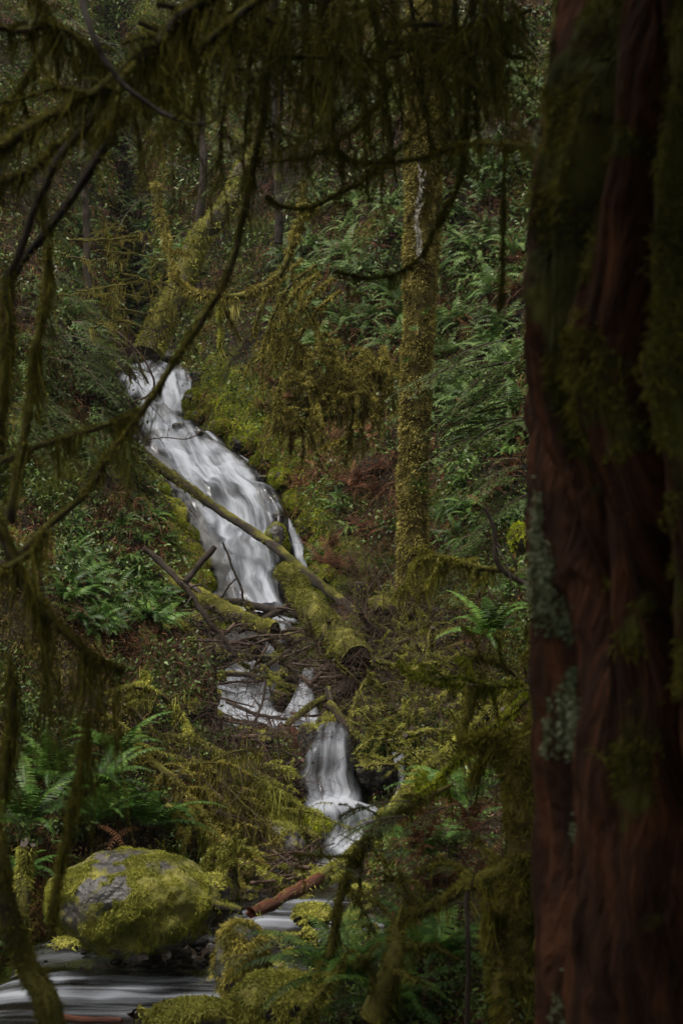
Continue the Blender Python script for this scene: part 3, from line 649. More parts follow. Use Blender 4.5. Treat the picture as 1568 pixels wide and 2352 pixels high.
# ---- ground cover (uncountable)
def scatter_pts(n, ulo, uhi, vlo, vhi):
    out = np.zeros((n, 3)); nn = np.zeros((n, 3)); k = 0
    for _ in range(n):
        u, v = R.uniform(ulo, uhi), R.uniform(vlo, vhi)
        if in_water(u, v): continue
        d = Vector(ray(u, v)).normalized(); h = bvh.ray_cast(Vector((0, 0, CAMZ)), d)
        if h[0] is None: continue
        out[k] = h[0][:]; q = h[1]; nn[k] = q[:] if q[2] > 0 else (-q)[:]; k += 1
    return out[:k], nn[:k]
_c, _cn = scatter_pts(60000, -150, 1350, -40, 2360)
def near_stream(p):
    D = np.min(np.linalg.norm(p[:, None, :2] - SL[None, ::2, :2], axis=2) - SL[None, ::2, 3], axis=1); return D
dS = np.concatenate([near_stream(_c[i:i + 10000]) for i in range(0, len(_c), 10000)])
fl = np.exp(-(np.maximum(dS, 0) / .7) ** 2) * np.clip((_c[:, 1] - 17.5) / 2, 0, 1) * np.clip((30 - _c[:, 1]) / 3, 0, 1)
def multi(idx, k, jit):
    q = np.repeat(idx, k); p = _c[q] + R.normal(size=(len(q), 3)) * jit * (_c[q][:, 1:2] / 20) * [1, 1, .5]; return p, _cn[q], q
# leaf litter
idx = np.where(dS > .12)[0]; idx = idx[(fbm(_c[idx] * .9, 3, 12) > .42) & (R.random(len(idx)) > fl[idx])]
p, n, q = multi(idx, 2, .12); mb = MB(); s = .035 * p[:, 1] / 18 + .01
ribbons(mb, p + n * .02, unit(R.normal(size=p.shape) + n * .4), s * (.5 + R.random(len(p)) * 1.2), s * .45, 2, .2, prof=[.5, 1])
tag(mb.build('leaf_litter', M['litter']), 'brown leaf litter and dead fern scraps over the slopes', 'leaf litter', kind='stuff')
# small green ground plants
idx = np.where((dS > .15) & (fbm(_c * 1.3, 3, 44) > .48) & (R.random(len(_c)) > fl * 1.1))[0]
p, n, q = multi(idx, 5, .12); mb = MB(); s = .055 * p[:, 1] / 20 + .008
ribbons(mb, p + n * (R.random(len(p))[:, None] * .12), unit(R.normal(size=p.shape) + n * .3 + [0, -.2, .2]), s * (.4 + R.random(len(p))), s * .5, 2, .3, prof=[.7, 1])
tag(mb.build('ground_plants', M['leaf']), 'low green herbs and seedlings over the slopes', 'ground plants', kind='stuff')
idx = np.where((dS > .1) & (fbm(_c * 1.1 + 30, 3, 46) > .5))[0]
p, n, q = multi(idx, 4, .12); mb = MB(); s = .16 * p[:, 1] / 20
ribbons(mb, p + n * .03, unit(R.normal(size=p.shape) * .6 + [0, 0, -.6] + n * .5), s * (.4 + R.random(len(p))), .006 * p[:, 1] / 20 + .002, 2, .4)
tag(mb.build('dead_stalks', M['deadfern']), 'thin red brown dead stalks hanging down the banks', 'dead stalks', kind='stuff')
# moss carpets
idx = np.where((dS > .02) & ((fl > .22 + .4 * fbm(_c * 2, 3, 3)) | ((dS < .5) & (fbm(_c * 2, 2, 8) > .5))))[0]
p, n, q = multi(idx, 14, .06); cl = fbm(p * 6, 3, 5); mb = MB(); s = .05 * p[:, 1] / 20
ribbons(mb, p + n * (cl - .4)[:, None] * .12, unit(n + R.normal(size=p.shape) * .5 + [0, -.1, -.3]), s * (.3 + R.random(len(p))) * (.4 + cl), .009 * p[:, 1] / 20, 2, .5, rnd=np.clip(cl * 1.3 - .3 + R.random(len(p)) * .3, 0, 1))
tag(mb.build('moss_carpet', M['greenmoss']), 'bright green moss carpet on the wet rock banks beside the waterfall', 'moss', kind='stuff')
idx = np.where((dS > .1) & (fbm(_c * .8 + 11, 4, 33) > .5) & (fl < .5))[0]
p, n, q = multi(idx, 7, .07); cl = fbm(p * 5, 3, 5); mb = MB(); s = .05 * p[:, 1] / 20
ribbons(mb, p + n * (cl - .4)[:, None] * .1, unit(n + R.normal(size=p.shape) * .6 + [0, -.1, -.5]), s * (.3 + R.random(len(p))) * (.5 + cl), .009 * p[:, 1] / 20, 2, .5, rnd=np.clip(cl * 1.1 - .2 + R.random(len(p)) * .3, 0, 1))
tag(mb.build('slope_moss', M['brownmoss']), 'olive and brown moss tufts over the forest slopes', 'moss', kind='stuff')

# ================================================================== STANDING TREES
M['trunkmoss'] = mat('trunk_moss', [(.06, .05, .014), (.23, .19, .05), (.48, .42, .12)], .9, .15, scale=4, trans=.15)
def std_tree(name, label, pts, r0, r1, **k):
    return make_limb(name, label, 'tree', pts, r0, r1, ns=k.pop('ns', 28), part='trunk', **k)
std_tree('mossy_tree', 'tall straight hemlock trunk coated in olive moss, standing right of the waterfall',
         [(948, 1480, 17.5), (948, 1345, 17.5), (948, 1200, 17.45), (951, 1000, 17.4), (957, 800, 17.35), (962, 600, 17.3), (966, 400, 17.2), (970, 200, 17.1), (975, -120, 17)], 33, 34, moss=.6, up=0, bm='treebark', fz=5200, fL=.04, hw=.011, mm='trunkmoss', rough=.22, wob=.05, n=420)
std_tree('mossy_tree', 'second mossy trunk pressed against the right side of the tall hemlock trunk',
         [(972, 960, 17.9), (978, 800, 17.8), (988, 600, 17.7), (996, 400, 17.6), (1004, 200, 17.5), (1012, -120, 17.4)], 12, 20, moss=.6, up=0, bm='treebark', fz=3200, fL=.04, hw=.011, mm='trunkmoss', rough=.22, wob=.05)
_l = mat('lichen', [(.25, .23, .19), (.42, .40, .34), (.5, .48, .42)], .9, .2, scale=20); mb = MB()
_q = np.array([P(R.normal() * 4 + 962 + 4 * math.sin(v_ / 30), v_, 16.93 - .02 * R.random()) for v_ in 380 + 215 * R.random(170) ** .8]); _k = len(_q)
ribbons(mb, _q, R.normal(size=(_k, 3)) * [.25, .1, 1], R.uniform(.02, .09, _k), R.uniform(.01, .035, _k), 3, prof=[.5, 1, .8], side=unit(np.array([1., 0, 0]) + R.normal(size=(_k, 3)) * .25))
tag(mb.build('bark_strip', _l), 'pale streak of peeling white bark on the tall mossy trunk', 'bark strip')
for u_, v_, s_ in [(962, 1120, 1.1), (968, 1135, .8), (950, 760, .6), (935, 830, .5), (980, 720, .6), (955, 950, .4)]:
    fern_green.put(P(u_, v_, 16.9), (-.5, R.uniform(-.3, .3), R.uniform(0, 6)), s_ * .35, 'tiny fern growing from the moss of the tall trunk', 'fern', 'small ferns on the tall trunk')
std_tree('leaning_tree', 'leaning moss covered trunk above and behind the head of the fall', [(335, 800, 25.6), (365, 735, 25.7), (410, 660, 25.8), (460, 570, 26), (515, 480, 26.2), (590, 340, 26.6)], 34, 20, moss=.4, up=.3, fz=1500, fL=.07, hw=.014, n=60)
std_tree('young_tree', 'slim reddish brown trunk standing above the head of the fall', [(455, 690, 27), (452, 600, 27), (458, 500, 27), (466, 400, 27), (462, 250, 27)], 11, 9, moss=-.6)
std_tree('young_tree', 'thin dark trunk deep in the shade at upper left', [(205, 700, 26), (200, 560, 26), (196, 430, 26), (192, 300, 26), (200, 100, 26)], 9, 7, moss=-.2)
std_tree('young_tree', 'dark mossy trunk in the far forest left of centre', [(640, 560, 25), (636, 400, 25), (630, 240, 25), (622, 0, 25)], 10, 8, moss=.1)
# ---- snag
make_limb('snag', 'small dark snag with a mossy top below the tall trunk', 'tree stump', [(833, 1410, 17), (830, 1385, 17), (826, 1360, 17), (827, 1338, 17)], 14, 13, moss=-.1, up=.9, fz=900, fL=.04, mm='moss', ns=14, n=14)
make_limb('mossy_stump', 'mossy upright stump on the left bank above the drooping branches', 'tree stump', [(372, 1590, 15.6), (366, 1545, 15.6), (362, 1500, 15.7), (368, 1470, 15.8)], 20, 17, moss=.5, up=.3, fz=3500, fL=.04, mm='moss', ns=16, n=16, hangL=.12, hangD=10)
make_limb('mossy_stump', 'lumpy moss covered root above the upright stump on the left bank', 'tree stump', [(370, 1478, 15.8), (400, 1440, 16), (430, 1455, 16.1), (425, 1490, 16)], 22, 14, moss=.5, up=.3, fz=3500, fL=.05, mm='moss', ns=14, n=20, hangL=.1, hangD=10)

# ================================================================== LOGS AND BRANCHES IN THE GORGE
def log(name, label, pts, r0, r1, **k): k.setdefault('rough', .32); k.setdefault('jag', 3.); return make_limb(name, label, k.pop('cat', 'log'), pts, r0, r1, part='wood', **k)
log('fallen_trunk', 'long slim fallen trunk slanting across the whole waterfall, mossy at its upper end', [(280, 1000, 21.3), (360, 1068, 21.2), (440, 1124, 21.), (520, 1182, 20.7), (627, 1253, 20.1), (720, 1330, 19.2), (822, 1413, 18.1)], 12, 10, moss=.05, up=.5, fz=2400, fL=.03, mm='moss', ns=14, n=130, wob=.12, fzr=.42, twigs=6, twigL=.12)
log('mossy_log', 'thick bright moss covered log sloping down right of the fall', [(652, 1318, 18.9), (690, 1362, 18.5), (735, 1410, 17.8), (775, 1460, 17.1), (822, 1520, 16.4)], 23, 32, moss=.5, up=.7, fz=5200, fL=.05, mm='moss', ns=24, n=60, wob=.8, rough=.4, twigs=6, twigL=.3)
log('mossy_log', 'thick mossy log lying left to right below the fall with a pale broken end', [(345, 1290, 18.9), (400, 1335, 18.7), (460, 1372, 18.5), (530, 1408, 18.3), (600, 1438, 18.2), (630, 1448, 18.1)], 15, 21, moss=.35, up=.8, fz=2600, fL=.035, mm='moss', ns=18, n=50)
log('broken_branch', 'dark brown broken pole sticking up left of the fall foot', [(425, 1338, 18.2), (460, 1297, 18.2), (494, 1256, 18.2)], 8, 6.5, moss=-.7)
log('dark_log', 'dark wet log lying across the foot of the waterfall', [(488, 1372, 19.3), (584, 1390, 19.2), (640, 1404, 19.1), (690, 1414, 19.)], 10, 7, moss=-.7, ns=12)
log('curved_branch', 'thin curved dark branch standing in front of the white water', [(512, 1247, 19.1), (524, 1275, 19.1), (533, 1303, 19.1), (548, 1336, 19.1), (557, 1360, 19.1), (558, 1382, 19.1)], 2.6, 2.8, moss=-1, cat='branch')
log('forked_branch', 'short thin branch meeting the curved dark branch', [(508, 1374, 19.2), (525, 1348, 19.15), (542, 1329, 19.1)], 2.4, 2, moss=-1, cat='branch')
log('dark_branch', 'dark crooked branch hanging down over the left mossy log', [(330, 1262, 17.6), (365, 1290, 17.6), (407, 1329, 17.5), (458, 1393, 17.4), (494, 1444, 17.4), (530, 1490, 17.4), (545, 1515, 17.4)], 8, 5, moss=-.3, cat='branch', twigs=8, twigL=.35)
log('pale_log', 'pale peeled log wedged behind the dark crooked branch', [(425, 1342, 18.6), (445, 1352, 18.5), (470, 1372, 18.45)], 7, 8, moss=-1, bm='twig')
log('mossy_log', 'short grey mossy log right of the small veil of water', [(628, 1457, 18.6), (681, 1466, 18.3), (746, 1492, 18.0), (770, 1505, 17.9)], 11, 13, moss=.2, up=.8, fz=1600, fL=.025, mm='moss')
log('leaning_stick', 'straight reddish stick leaning below the small veil of water', [(633, 1455, 18.2), (606, 1497, 18), (580, 1540, 17.8)], 2.5, 3.5, moss=-1, bm='twig', cat='stick')
log('upright_root', 'dark upright root beside the upper end of the thick mossy log', [(668, 1330, 18.6), (676, 1370, 18.5), (700, 1400, 18.4)], 5, 7, moss=-.3)
log('rotten_log', 'grey rotten log standing on end under the thick mossy log', [(718, 1400, 18.0), (728, 1440, 17.9), (742, 1478, 17.8)], 12, 14, moss=-.1, ns=12)
log('mossy_log', 'mossy log slanting over the cascade left of the mossy rock', [(655, 1668, 16.1), (695, 1636, 16.2), (730, 1612, 16.3), (765, 1594, 16.4)], 7, 10, moss=.35, up=.8, fz=1800, fL=.025, mm='moss')
log('grey_log', 'bare grey log with a cut end right of the cascade', [(770, 1597, 16.6), (812, 1570, 16.6), (856, 1546, 16.6)], 13, 11, moss=-.5, ns=14)
log('broken_plank', 'broken flat slab of wood leaning on the mossy rock', [(752, 1612, 15.7), (789, 1656, 15.6), (828, 1702, 15.5)], 12, 8, moss=-.05, ns=6)
log('broken_plank', 'short upright slab of wood under the grey cut log', [(752, 1580, 15.9), (762, 1612, 15.8), (772, 1640, 15.8)], 9, 8, moss=-.3, ns=6)
log('pale_stick', 'pale bare stick propped against the red broken wood', [(643, 1662, 15.3), (668, 1708, 15.2), (690, 1760, 15.1)], 6, 6, moss=-1, bm='twig', cat='stick')
log('red_wood', 'bright red rotten wood beside the top of the lower fall', [(670, 1668, 15.4), (686, 1705, 15.35), (696, 1745, 15.3)], 9, 11, moss=-1, bm='redwood', ns=7)
log('mossy_log', 'mossy log slanting down to the plunge pool from the left bank', [(600, 1850, 13.4), (650, 1880, 13.3), (716, 1918, 13.2), (735, 1932, 13.15)], 12, 9, moss=.1, up=.7, fz=1000, fL=.03, mm='moss')
log('dark_branch', 'dark wet branch poking into the chute below the plunge pool', [(704, 1972, 12.7), (725, 1990, 12.6), (742, 2003, 12.6)], 3, 4, moss=-1, cat='branch')
log('dark_log', 'brown log lying behind the lower fall on the right', [(800, 1715, 15.6), (850, 1700, 15.6), (905, 1690, 15.6)], 9, 8, moss=.0, fz=300, mm='moss')
log('mossy_log', 'mossy log lying among dead twigs on the right bank', [(965, 1490, 16.5), (1005, 1475, 16.5), (1050, 1450, 16.6)], 16, 12, moss=.3, up=.8, fz=1500, mm='moss', fL=.03)
log('long_mossy_log', 'long bright mossy log running down the right bank to the stream', [(1200, 1560, 12.6), (1110, 1650, 12.7), (1024, 1730, 12.8), (960, 1778, 12.6), (908, 1856, 12.3), (868, 1911, 12), (820, 1959, 11.7), (770, 1998, 11.4), (728, 2024, 11.2)], 9, 17, moss=.5, up=.6, fz=3600, fL=.035, mm='moss', ns=14, n=110, hangL=.12, hangD=9, hn=14)
log('red_log', 'reddish brown wet log end lying in the shallow stream', [(735, 2019, 11.22), (700, 2040, 11.05), (640, 2074, 10.85), (584, 2101, 10.7)], 15, 12, moss=-.35, up=.6, bm='redwood', ns=18, wob=1.0, rough=.45, fz=400, mm='moss')
log('mossy_log', 'dark mossy log lying across the stream behind the mossy stump rock', [(560, 2146, 9.6), (650, 2152, 9.6), (744, 2157, 9.6), (870, 2152, 9.6)], 10, 8, moss=.2, up=.8, fz=1800, fL=.025, mm='moss', twigs=6, twigL=.3)
log('mossy_log', 'small moss capped log end wedged right of the big boulder', [(485, 2080, 10.2), (520, 2088, 10.2), (556, 2095, 10.2)], 13, 10, moss=.0, up=.8, fz=700, mm='greenmoss')
log('log_end', 'small mossy log end at the bottom edge of the stream', [(312, 2325, 8.2), (340, 2330, 8.2), (372, 2330, 8.2)], 17, 14, moss=.2, up=.5, fz=1200, mm='moss', ns=14)
log('bark_slab', 'reddish slab of bark floating behind the small boulder', [(500, 1994, 12.6), (545, 2003, 12.5), (575, 2010, 12.4)], 7, 4, moss=-1, bm='redwood', ns=6)
log('bark_slab', 'reddish slab of bark at the lower left water edge', [(140, 2340, 8.3), (210, 2344, 8.3), (280, 2347, 8.3)], 9, 7, moss=-1, bm='redwood', ns=6)
log('mossy_root', 'mossy root arching over the dark pool left of the red log', [(540, 1965, 12.2), (570, 1985, 12), (610, 2010, 11.8), (650, 2022, 11.6)], 9, 6, moss=.5, fz=1800, mm='moss', cat='root', twigs=5, twigL=.3)
log('mossy_pole', 'slim mossy pole standing at the left edge beside the big boulder', [(60, 2240, 9.2), (48, 2160, 9.2), (52, 2070, 9.2), (60, 2000, 9.3), (66, 1940, 9.3)], 20, 17, moss=.3, up=.2, fz=3000, fL=.03, mm='moss', ns=16, cat='tree stump', hangL=.1, hangD=10)
for lab_, pp_, r_, mo_ in [('long brown log along the lower edge of the middle cascade', [(425, 1640, 16.4), (500, 1652, 16.3), (590, 1662, 16.2), (640, 1684, 16)], 6, -.4), ('brown log slanting across the white middle cascade', [(520, 1612, 16.9), (590, 1640, 16.6), (660, 1652, 16.4)], 5, -.5),
        ('short mossy log poking into the left of the middle cascade', [(400, 1622, 16.5), (440, 1608, 16.5), (478, 1592, 16.6)], 8, .3), ('rust brown stick standing in front of the middle cascade', [(585, 1660, 16), (604, 1610, 16.1), (612, 1560, 16.2)], 3.5, -.8),
        ('thick brown log half buried in the sticks left of the lower fall', [(520, 1700, 15.2), (590, 1715, 15.1), (650, 1745, 15)], 12, -.3), ('dark log lying over the gap between the small veil and the cascade', [(480, 1545, 17.6), (570, 1552, 17.6), (660, 1562, 17.6), (740, 1540, 17.6)], 7, -.2)]:
    log('jam_log', lab_, pp_, r_, r_ * .75, moss=mo_, up=.6, fz=900 if mo_ > 0 else 0, mm='moss', twigs=6, twigL=.25)
for k_ in range(13):
    u_, v_ = R.uniform(440, 760), R.uniform(1415, 1560); Y_ = min(18.7 - (v_ - 1415) / 145 * 1.3, hit(u_, v_)[0][1] - .1); a_ = R.choice([-.45, .1, .35, .7]) + R.normal() * .15; l_ = R.uniform(35, 85)
    log('jam_log', 'broken log wedged across the creek just under the main fall', [(u_ - math.cos(a_) * l_, v_ - math.sin(a_) * l_, Y_), (u_, v_ + R.normal() * 4, Y_), (u_ + math.cos(a_) * l_, v_ + math.sin(a_) * l_, Y_)], R.uniform(4, 9), R.uniform(3, 7), moss=R.uniform(-.5, .3), up=.7, fz=int(R.choice([0, 900, 1600])), mm='moss', twigs=4, twigL=.25, group='broken logs under the main fall')
for k_ in range(16):
    u_, v_ = R.uniform(860, 1040), R.uniform(1440, 1640); Y_ = 17.3 - (v_ - 1440) / 200 * 1.2; a_ = R.choice([-.5, .3, .7]) + R.normal() * .2; l_ = R.uniform(45, 110)
    log('jam_log', 'rotting mossy log in the heap between the cascades and the tall trunk', [(u_ - math.cos(a_) * l_, v_ - math.sin(a_) * l_, Y_), (u_, v_ + R.normal() * 4, Y_), (u_ + math.cos(a_) * l_, v_ + math.sin(a_) * l_, Y_)], R.uniform(5, 11), R.uniform(4, 8), moss=R.uniform(-.3, .3), up=.7, fz=R.choice([0, 900, 1600]), mm='moss', twigs=4, twigL=.25, group='rotting logs in the right heap')
# ---- jam sticks
JL = ['bare reddish stick in the log jam under the small veil', 'bare stick in the tangle left of the lower fall', 'mossy stick in the tangle right of the cascades']
k = 0
for (u0, v0, u1, v1, Y0, Y1, cnt, li, mo) in [(430, 1520, 810, 1680, 17.2, 16.2, 84, 0, -.6), (480, 1650, 705, 1850, 15.5, 14.4, 66, 1, -.7), (780, 1480, 1180, 1780, 17, 13.5, 60, 2, .2), (400, 1390, 720, 1530, 18.3, 17.9, 40, 0, -.5), (560, 1950, 700, 2030, 12.2, 11.6, 14, 1, -.5)]:
    for _ in range(cnt):
        u, v = R.uniform(u0, u1), R.uniform(v0, v1); Y = Y0 + (Y1 - Y0) * (v - v0) / (v1 - v0) + R.normal() * .15; Y = min(Y, hit(u, v)[0][1] - .08); a = R.normal() * .55; l = R.uniform(20, 75)
        cx, sx = math.cos(a) * l, math.sin(a) * l * .8
        if v0 < 1900 and in_water(u, v) and R.random() < .8: continue
        r = R.uniform(1.3, 4.4) * (1 if R.random() < .8 else 2.2)
        lab = JL[li] if not (v0 > 1900) else 'bare stick washed up beside the dark pool'
        if v0 == 1400: lab = 'bare stick wedged around the mossy log below the fall'
        make_limb('stick', lab, 'stick', [(u - cx, v - sx, Y + R.normal() * .25), (u, v + R.normal() * 7, Y), (u + cx, v + sx, Y + R.normal() * .25)], r, r * .6, moss=mo, up=.5, bm='twig' if mo < 0 else 'bark', group='sticks of the log jam', fz=500 if mo > 0 else 0, mm='moss', twigs=3, twigL=.25, part='wood', ns=6)
# twig tangle
def tangle(name, label, boxes, matn, r=(.0015, .004), L=(.2, .7), up=0.):
    mb = MB()
    for (u0, v0, u1, v1, Y0, Y1, cnt) in boxes:
        for _ in range(cnt):
            u, v = R.uniform(u0, u1), R.uniform(v0, v1); Y = Y0 + (Y1 - Y0) * (v - v0) / (v1 - v0) + R.normal() * .3
            if in_water(u, v) and R.random() < .85: continue
            Y = min(Y, hit(u, v)[0][1] - .05); p = P(u, v, Y); d = unit(R.normal(size=3) + [0, 0, up]); l = R.uniform(*L); q = spline([p, p + d * l * .5 + R.normal(size=3) * l * .12, p + d * l + R.normal(size=3) * l * .2], 8)
            tube(mb, q, np.linspace(R.uniform(*r), .001, 8), 4, .1, cap=False)
            for _2 in range(2):
                i = R.integers(2, 7); d2 = unit(d + R.normal(size=3) * .7); tube(mb, spline([q[i], q[i] + d2 * l * .2, q[i] + d2 * l * .4], 5), np.linspace(.002, .001, 5), 3, 0, cap=False)
    tag(mb.build(name, M[matn]), label, 'twigs', kind='stuff')
tangle('twig_tangle', 'tangle of thin dead twigs over the log jam and the stream banks', [(420, 1400, 830, 1690, 17.9, 15.9, 800), (480, 1650, 700, 1860, 15.5, 14.2, 620), (780, 1380, 1200, 1680, 17.5, 14.8, 620), (330, 1560, 500, 1800, 15, 13.6, 120), (540, 1940, 720, 2040, 12, 11.3, 60), (200, 760, 440, 860, 27, 26.5, 160)], 'twig')
tangle('fine_twigs', 'fine upright shoots and dead bramble stems along the banks', [(300, 1560, 560, 1900, 14.4, 12.6, 170), (640, 1050, 940, 1300, 19.5, 18.5, 90), (800, 1300, 1100, 1560, 17.4, 16, 260), (1000, 1850, 1200, 2300, 8.6, 7.6, 120)], 'twig', (.0012, .0028), (.3, .8), 1.2)
log('bare_sapling', 'thin bare sapling arching in front of the upper waterfall', [(330, 1010, 22), (380, 1005, 21.8), (430, 1008, 21.6), (462, 990, 21.5), (486, 960, 21.4)], 1.6, 1.0, moss=-.8, bm='twig', cat='branch', twigs=7, twigL=.5)
log('bare_sapling', 'thin leafless branch reaching over the head of the waterfall', [(290, 930, 24), (350, 900, 24), (345, 850, 24), (310, 800, 24), (255, 750, 24)], 3, 2, moss=-.8, bm='twig', cat='branch', twigs=12, twigL=.6)
for k_, (a, b_) in enumerate([((200, 735), (340, 880)), ((190, 760), (310, 870)), ((230, 800), (300, 880))]):
    log('arching_branch', ['arching mossy branch nearest the creek above the fall head', 'second arching mossy branch on the bank left of the fall head', 'short arching brown branch low beside the fall head'][k_], [(a[0], a[1], 25), ((a[0] + b_[0]) / 2 + 20, (a[1] + b_[1]) / 2 - 25, 25), (b_[0], b_[1], 25)], 6, 3, moss=.1, fz=300, mm='moss', cat='branch', twigs=5, twigL=.5)

# ================================================================== ROCKS
def rk(label, u, v, Y, hw_, hh_, seed, dz=.8, **k):
    s = px(Y); return make_rock(k.pop('name', 'boulder'), label, P(u, v, Y), (hw_ * s, hw_ * s * dz, hh_ * s), seed, **k)
rk('big round mossy boulder with a bare wet patch on top beside the stream', 315, 2070, 10.3, 186, 108, 3, .75, moss=.6, up=.2, bare=(-.3, .5, .26, .55), hw=.005, mm='bouldermoss', dens=14000, fL=.017, rough=.16, sub=6, mfr=1.5)
rk('small mossy boulder right of the big one at the pool edge', 490, 2036, 11.3, 36, 24, 5, moss=.3, dens=5000)
rk('tall moss covered rock standing in the stream at bottom centre', 552, 2215, 8.7, 62, 100, 11, .8, moss=.55, up=.1, dens=9000, mm='brownmoss', fL=.03, rough=.16)
rk('low mossy rock at the bottom edge of the picture', 440, 2335, 8.1, 88, 36, 13, .9, moss=.6, dens=9000, up=.4)
rk('broad mossy ledge rock in front of the tall mossy rock', 640, 2318, 8.2, 105, 74, 17, .9, moss=.55, dens=9000, up=.4, rough=.2)
rk('round mossy rock at the stream edge beside the red log', 704, 2010, 11.9, 30, 17, 19, moss=.35, dens=5000)
rk('dark mossy rock in the stream below the red log', 716, 2104, 10.5, 44, 24, 23, moss=.3, dens=6000, bm='wet_rock')
rk('small mossy rock behind the hanging moss in the stream', 806, 2118, 10.4, 28, 19, 29, moss=.35, dens=6000)
rk('mossy rock under the long mossy log near the stream', 826, 2056, 10.9, 25, 22, 31, moss=.3, dens=5000)
rk('bright moss topped rock left of the plunge pool chute', 712, 1905, 13.4, 42, 34, 37, moss=.4, up=.7, dens=5000, mm='greenmoss')
rk('wet brown rock below the drooping mossy branches', 640, 1945, 12.9, 62, 52, 41, moss=.0, dens=4000)
rk('dark layered rock between the lower fall and the small spout', 862, 1780, 15.0, 54, 46, 43, moss=-.15, dens=3000, rough=.35, bm='wet_rock')
rk('wet grey rock with a moss cap at the left of the lower fall', 706, 1708, 15.25, 22, 46, 47, moss=-.15, up=.8, dens=3000)
rk('mossy rock at the top of the lower fall', 760, 1664, 15.75, 32, 26, 53, moss=.35, dens=5000)
rk('rounded rock behind the white strands of the lower fall', 762, 1800, 15.5, 50, 70, 59, .5, moss=-.6, dens=500, bm='wet_rock')
rk('pointed mossy slab parting the water right of the waterfall', 635, 1262, 21.3, 27, 58, 61, moss=.25, up=.3, dens=4000, mm='greenmoss', rot=.3)
rk('brown wet rock at the right foot of the waterfall', 670, 1345, 20.2, 32, 60, 67, moss=-.3, dens=1500, bm='wet_rock')
rk('dark wet rock shelf in the gap under the log jam', 560, 1500, 18.95, 85, 48, 71, .5, moss=-.7, dens=300, bm='wet_rock')
rk('dark rock in the hollow left of the small veil', 440, 1440, 18.4, 45, 36, 73, moss=-.1, dens=1500, bm='wet_rock')
rk('small mossy stone half in the water at lower left', 150, 2172, 9.9, 30, 13, 79, moss=.35, dens=4000)
rk('mossy hump on the right bank beyond the thick log', 870, 1392, 17.3, 40, 22, 83, moss=.4, dens=3500)
rk('mossy boulder on the bank beside the stump snag', 745, 1330, 19.9, 34, 28, 89, moss=.4, dens=3000, mm='greenmoss')
for lab_, u_, v_, w__, h__, mo_ in [('dark rock under the sticks at the lower left of the middle cascade', 505, 1680, 44, 26, -.2), ('low wet rock in the sticks left of the pale propped stick', 590, 1705, 40, 22, -.3),
        ('mossy rock at the left edge of the middle cascade', 432, 1628, 26, 20, .3), ('dark rock above the shaggy mossy mound', 560, 1745, 34, 22, -.1), ('mossy stone between the two chutes of the middle cascade', 648, 1600, 20, 16, .3)]:
    rk(lab_, u_, v_, hit(u_, v_)[0][1] + .05, w__, h__, int(u_), moss=mo_, dens=3000, bm='wet_rock')
for k_, (u_, v_, Y_, w__, h__) in enumerate([(318, 1085, 22.7, 34, 46), (345, 1140, 22.4, 42, 52), (378, 1195, 22.0, 44, 56), (402, 1250, 21.6, 46, 54), (432, 1302, 21.1, 44, 50), (455, 1345, 20.7, 36, 36), (310, 1160, 22.2, 44, 50), (345, 1230, 21.6, 46, 56)]):
    rk('bright yellow green mossy rock of the bank along the left edge of the waterfall', u_, v_, Y_, w__, h__, 400 + k_, 1.1, moss=.6, up=.2, dens=4500, mm='greenmoss' if k_ % 2 else 'moss', fL=.045, group='mossy rocks left of the waterfall', rot=k_ * .4)
for k_, (u_, v_, Y_, w__, h__) in enumerate([(448, 925, 27, 26, 34), (452, 965, 26, 30, 24), (505, 985, 25.2, 30, 20), (560, 1022, 24.6, 32, 24), (604, 1062, 24, 30, 26), (640, 1108, 23.4, 30, 30), (672, 1160, 22.8, 28, 32), (706, 1215, 22.2, 30, 34), (734, 1275, 21.4, 34, 36)]):
    rk('green mossy rock at the right edge of the waterfall', u_, v_, Y_, w__, h__, 420 + k_, 1.1, moss=.45, up=.3, dens=4500, mm='greenmoss', fL=.045, group='mossy rocks right of the waterfall', rot=k_ * .5, bm='wet_rock')
for k_, (u_, v_, Y_, w__, h__) in enumerate([(340, 822, 31.5, 46, 20), (405, 828, 31.5, 40, 22), (278, 850, 29.5, 24, 26), (300, 985, 25.4, 16, 20), (448, 868, 29, 22, 18), (470, 1330, 21, 14, 36), (448, 1270, 21.7, 12, 30), (600, 1100, 23.2, 13, 10), (620, 1150, 22.6, 13, 12), (640, 1190, 22.2, 14, 12), (410, 978, 25.1, 16, 7), (455, 998, 24.6, 18, 8)]):
    rk('black wet rock at the rim of the waterfall', u_, v_, Y_, w__, h__, 440 + k_, 1., moss=-.5, dens=800, bm='wet_rock', rough=.34, group='black wet rocks of the waterfall', sub=4)
rk('green mossy knob at the edge of the foreground trunk', 1195, 1238, 12, 26, 32, 97, moss=.6, dens=6000, mm='greenmoss')
for u_, v_, w__, h__, Y_, lab_ in [(478, 1655, 30, 26, 16.2, 'low mossy rock at the lower left corner of the middle cascade'), (486, 1604, 20, 28, 16.9, 'narrow mossy rock on the left rim of the middle cascade'), (500, 1556, 22, 18, 17.6, 'small dark rock at the upper left rim of the middle cascade'), (560, 1690, 44, 18, 15.9, 'flat wet rock under the front edge of the middle cascade'), (885, 1880, 26, 20, 13.9, 'wet rock at the right rim of the plunge pool')]:
    rk(lab_, u_, v_, Y_, w__, h__, int(u_) + 7, moss=.2, dens=4000, bm='wet_rock')
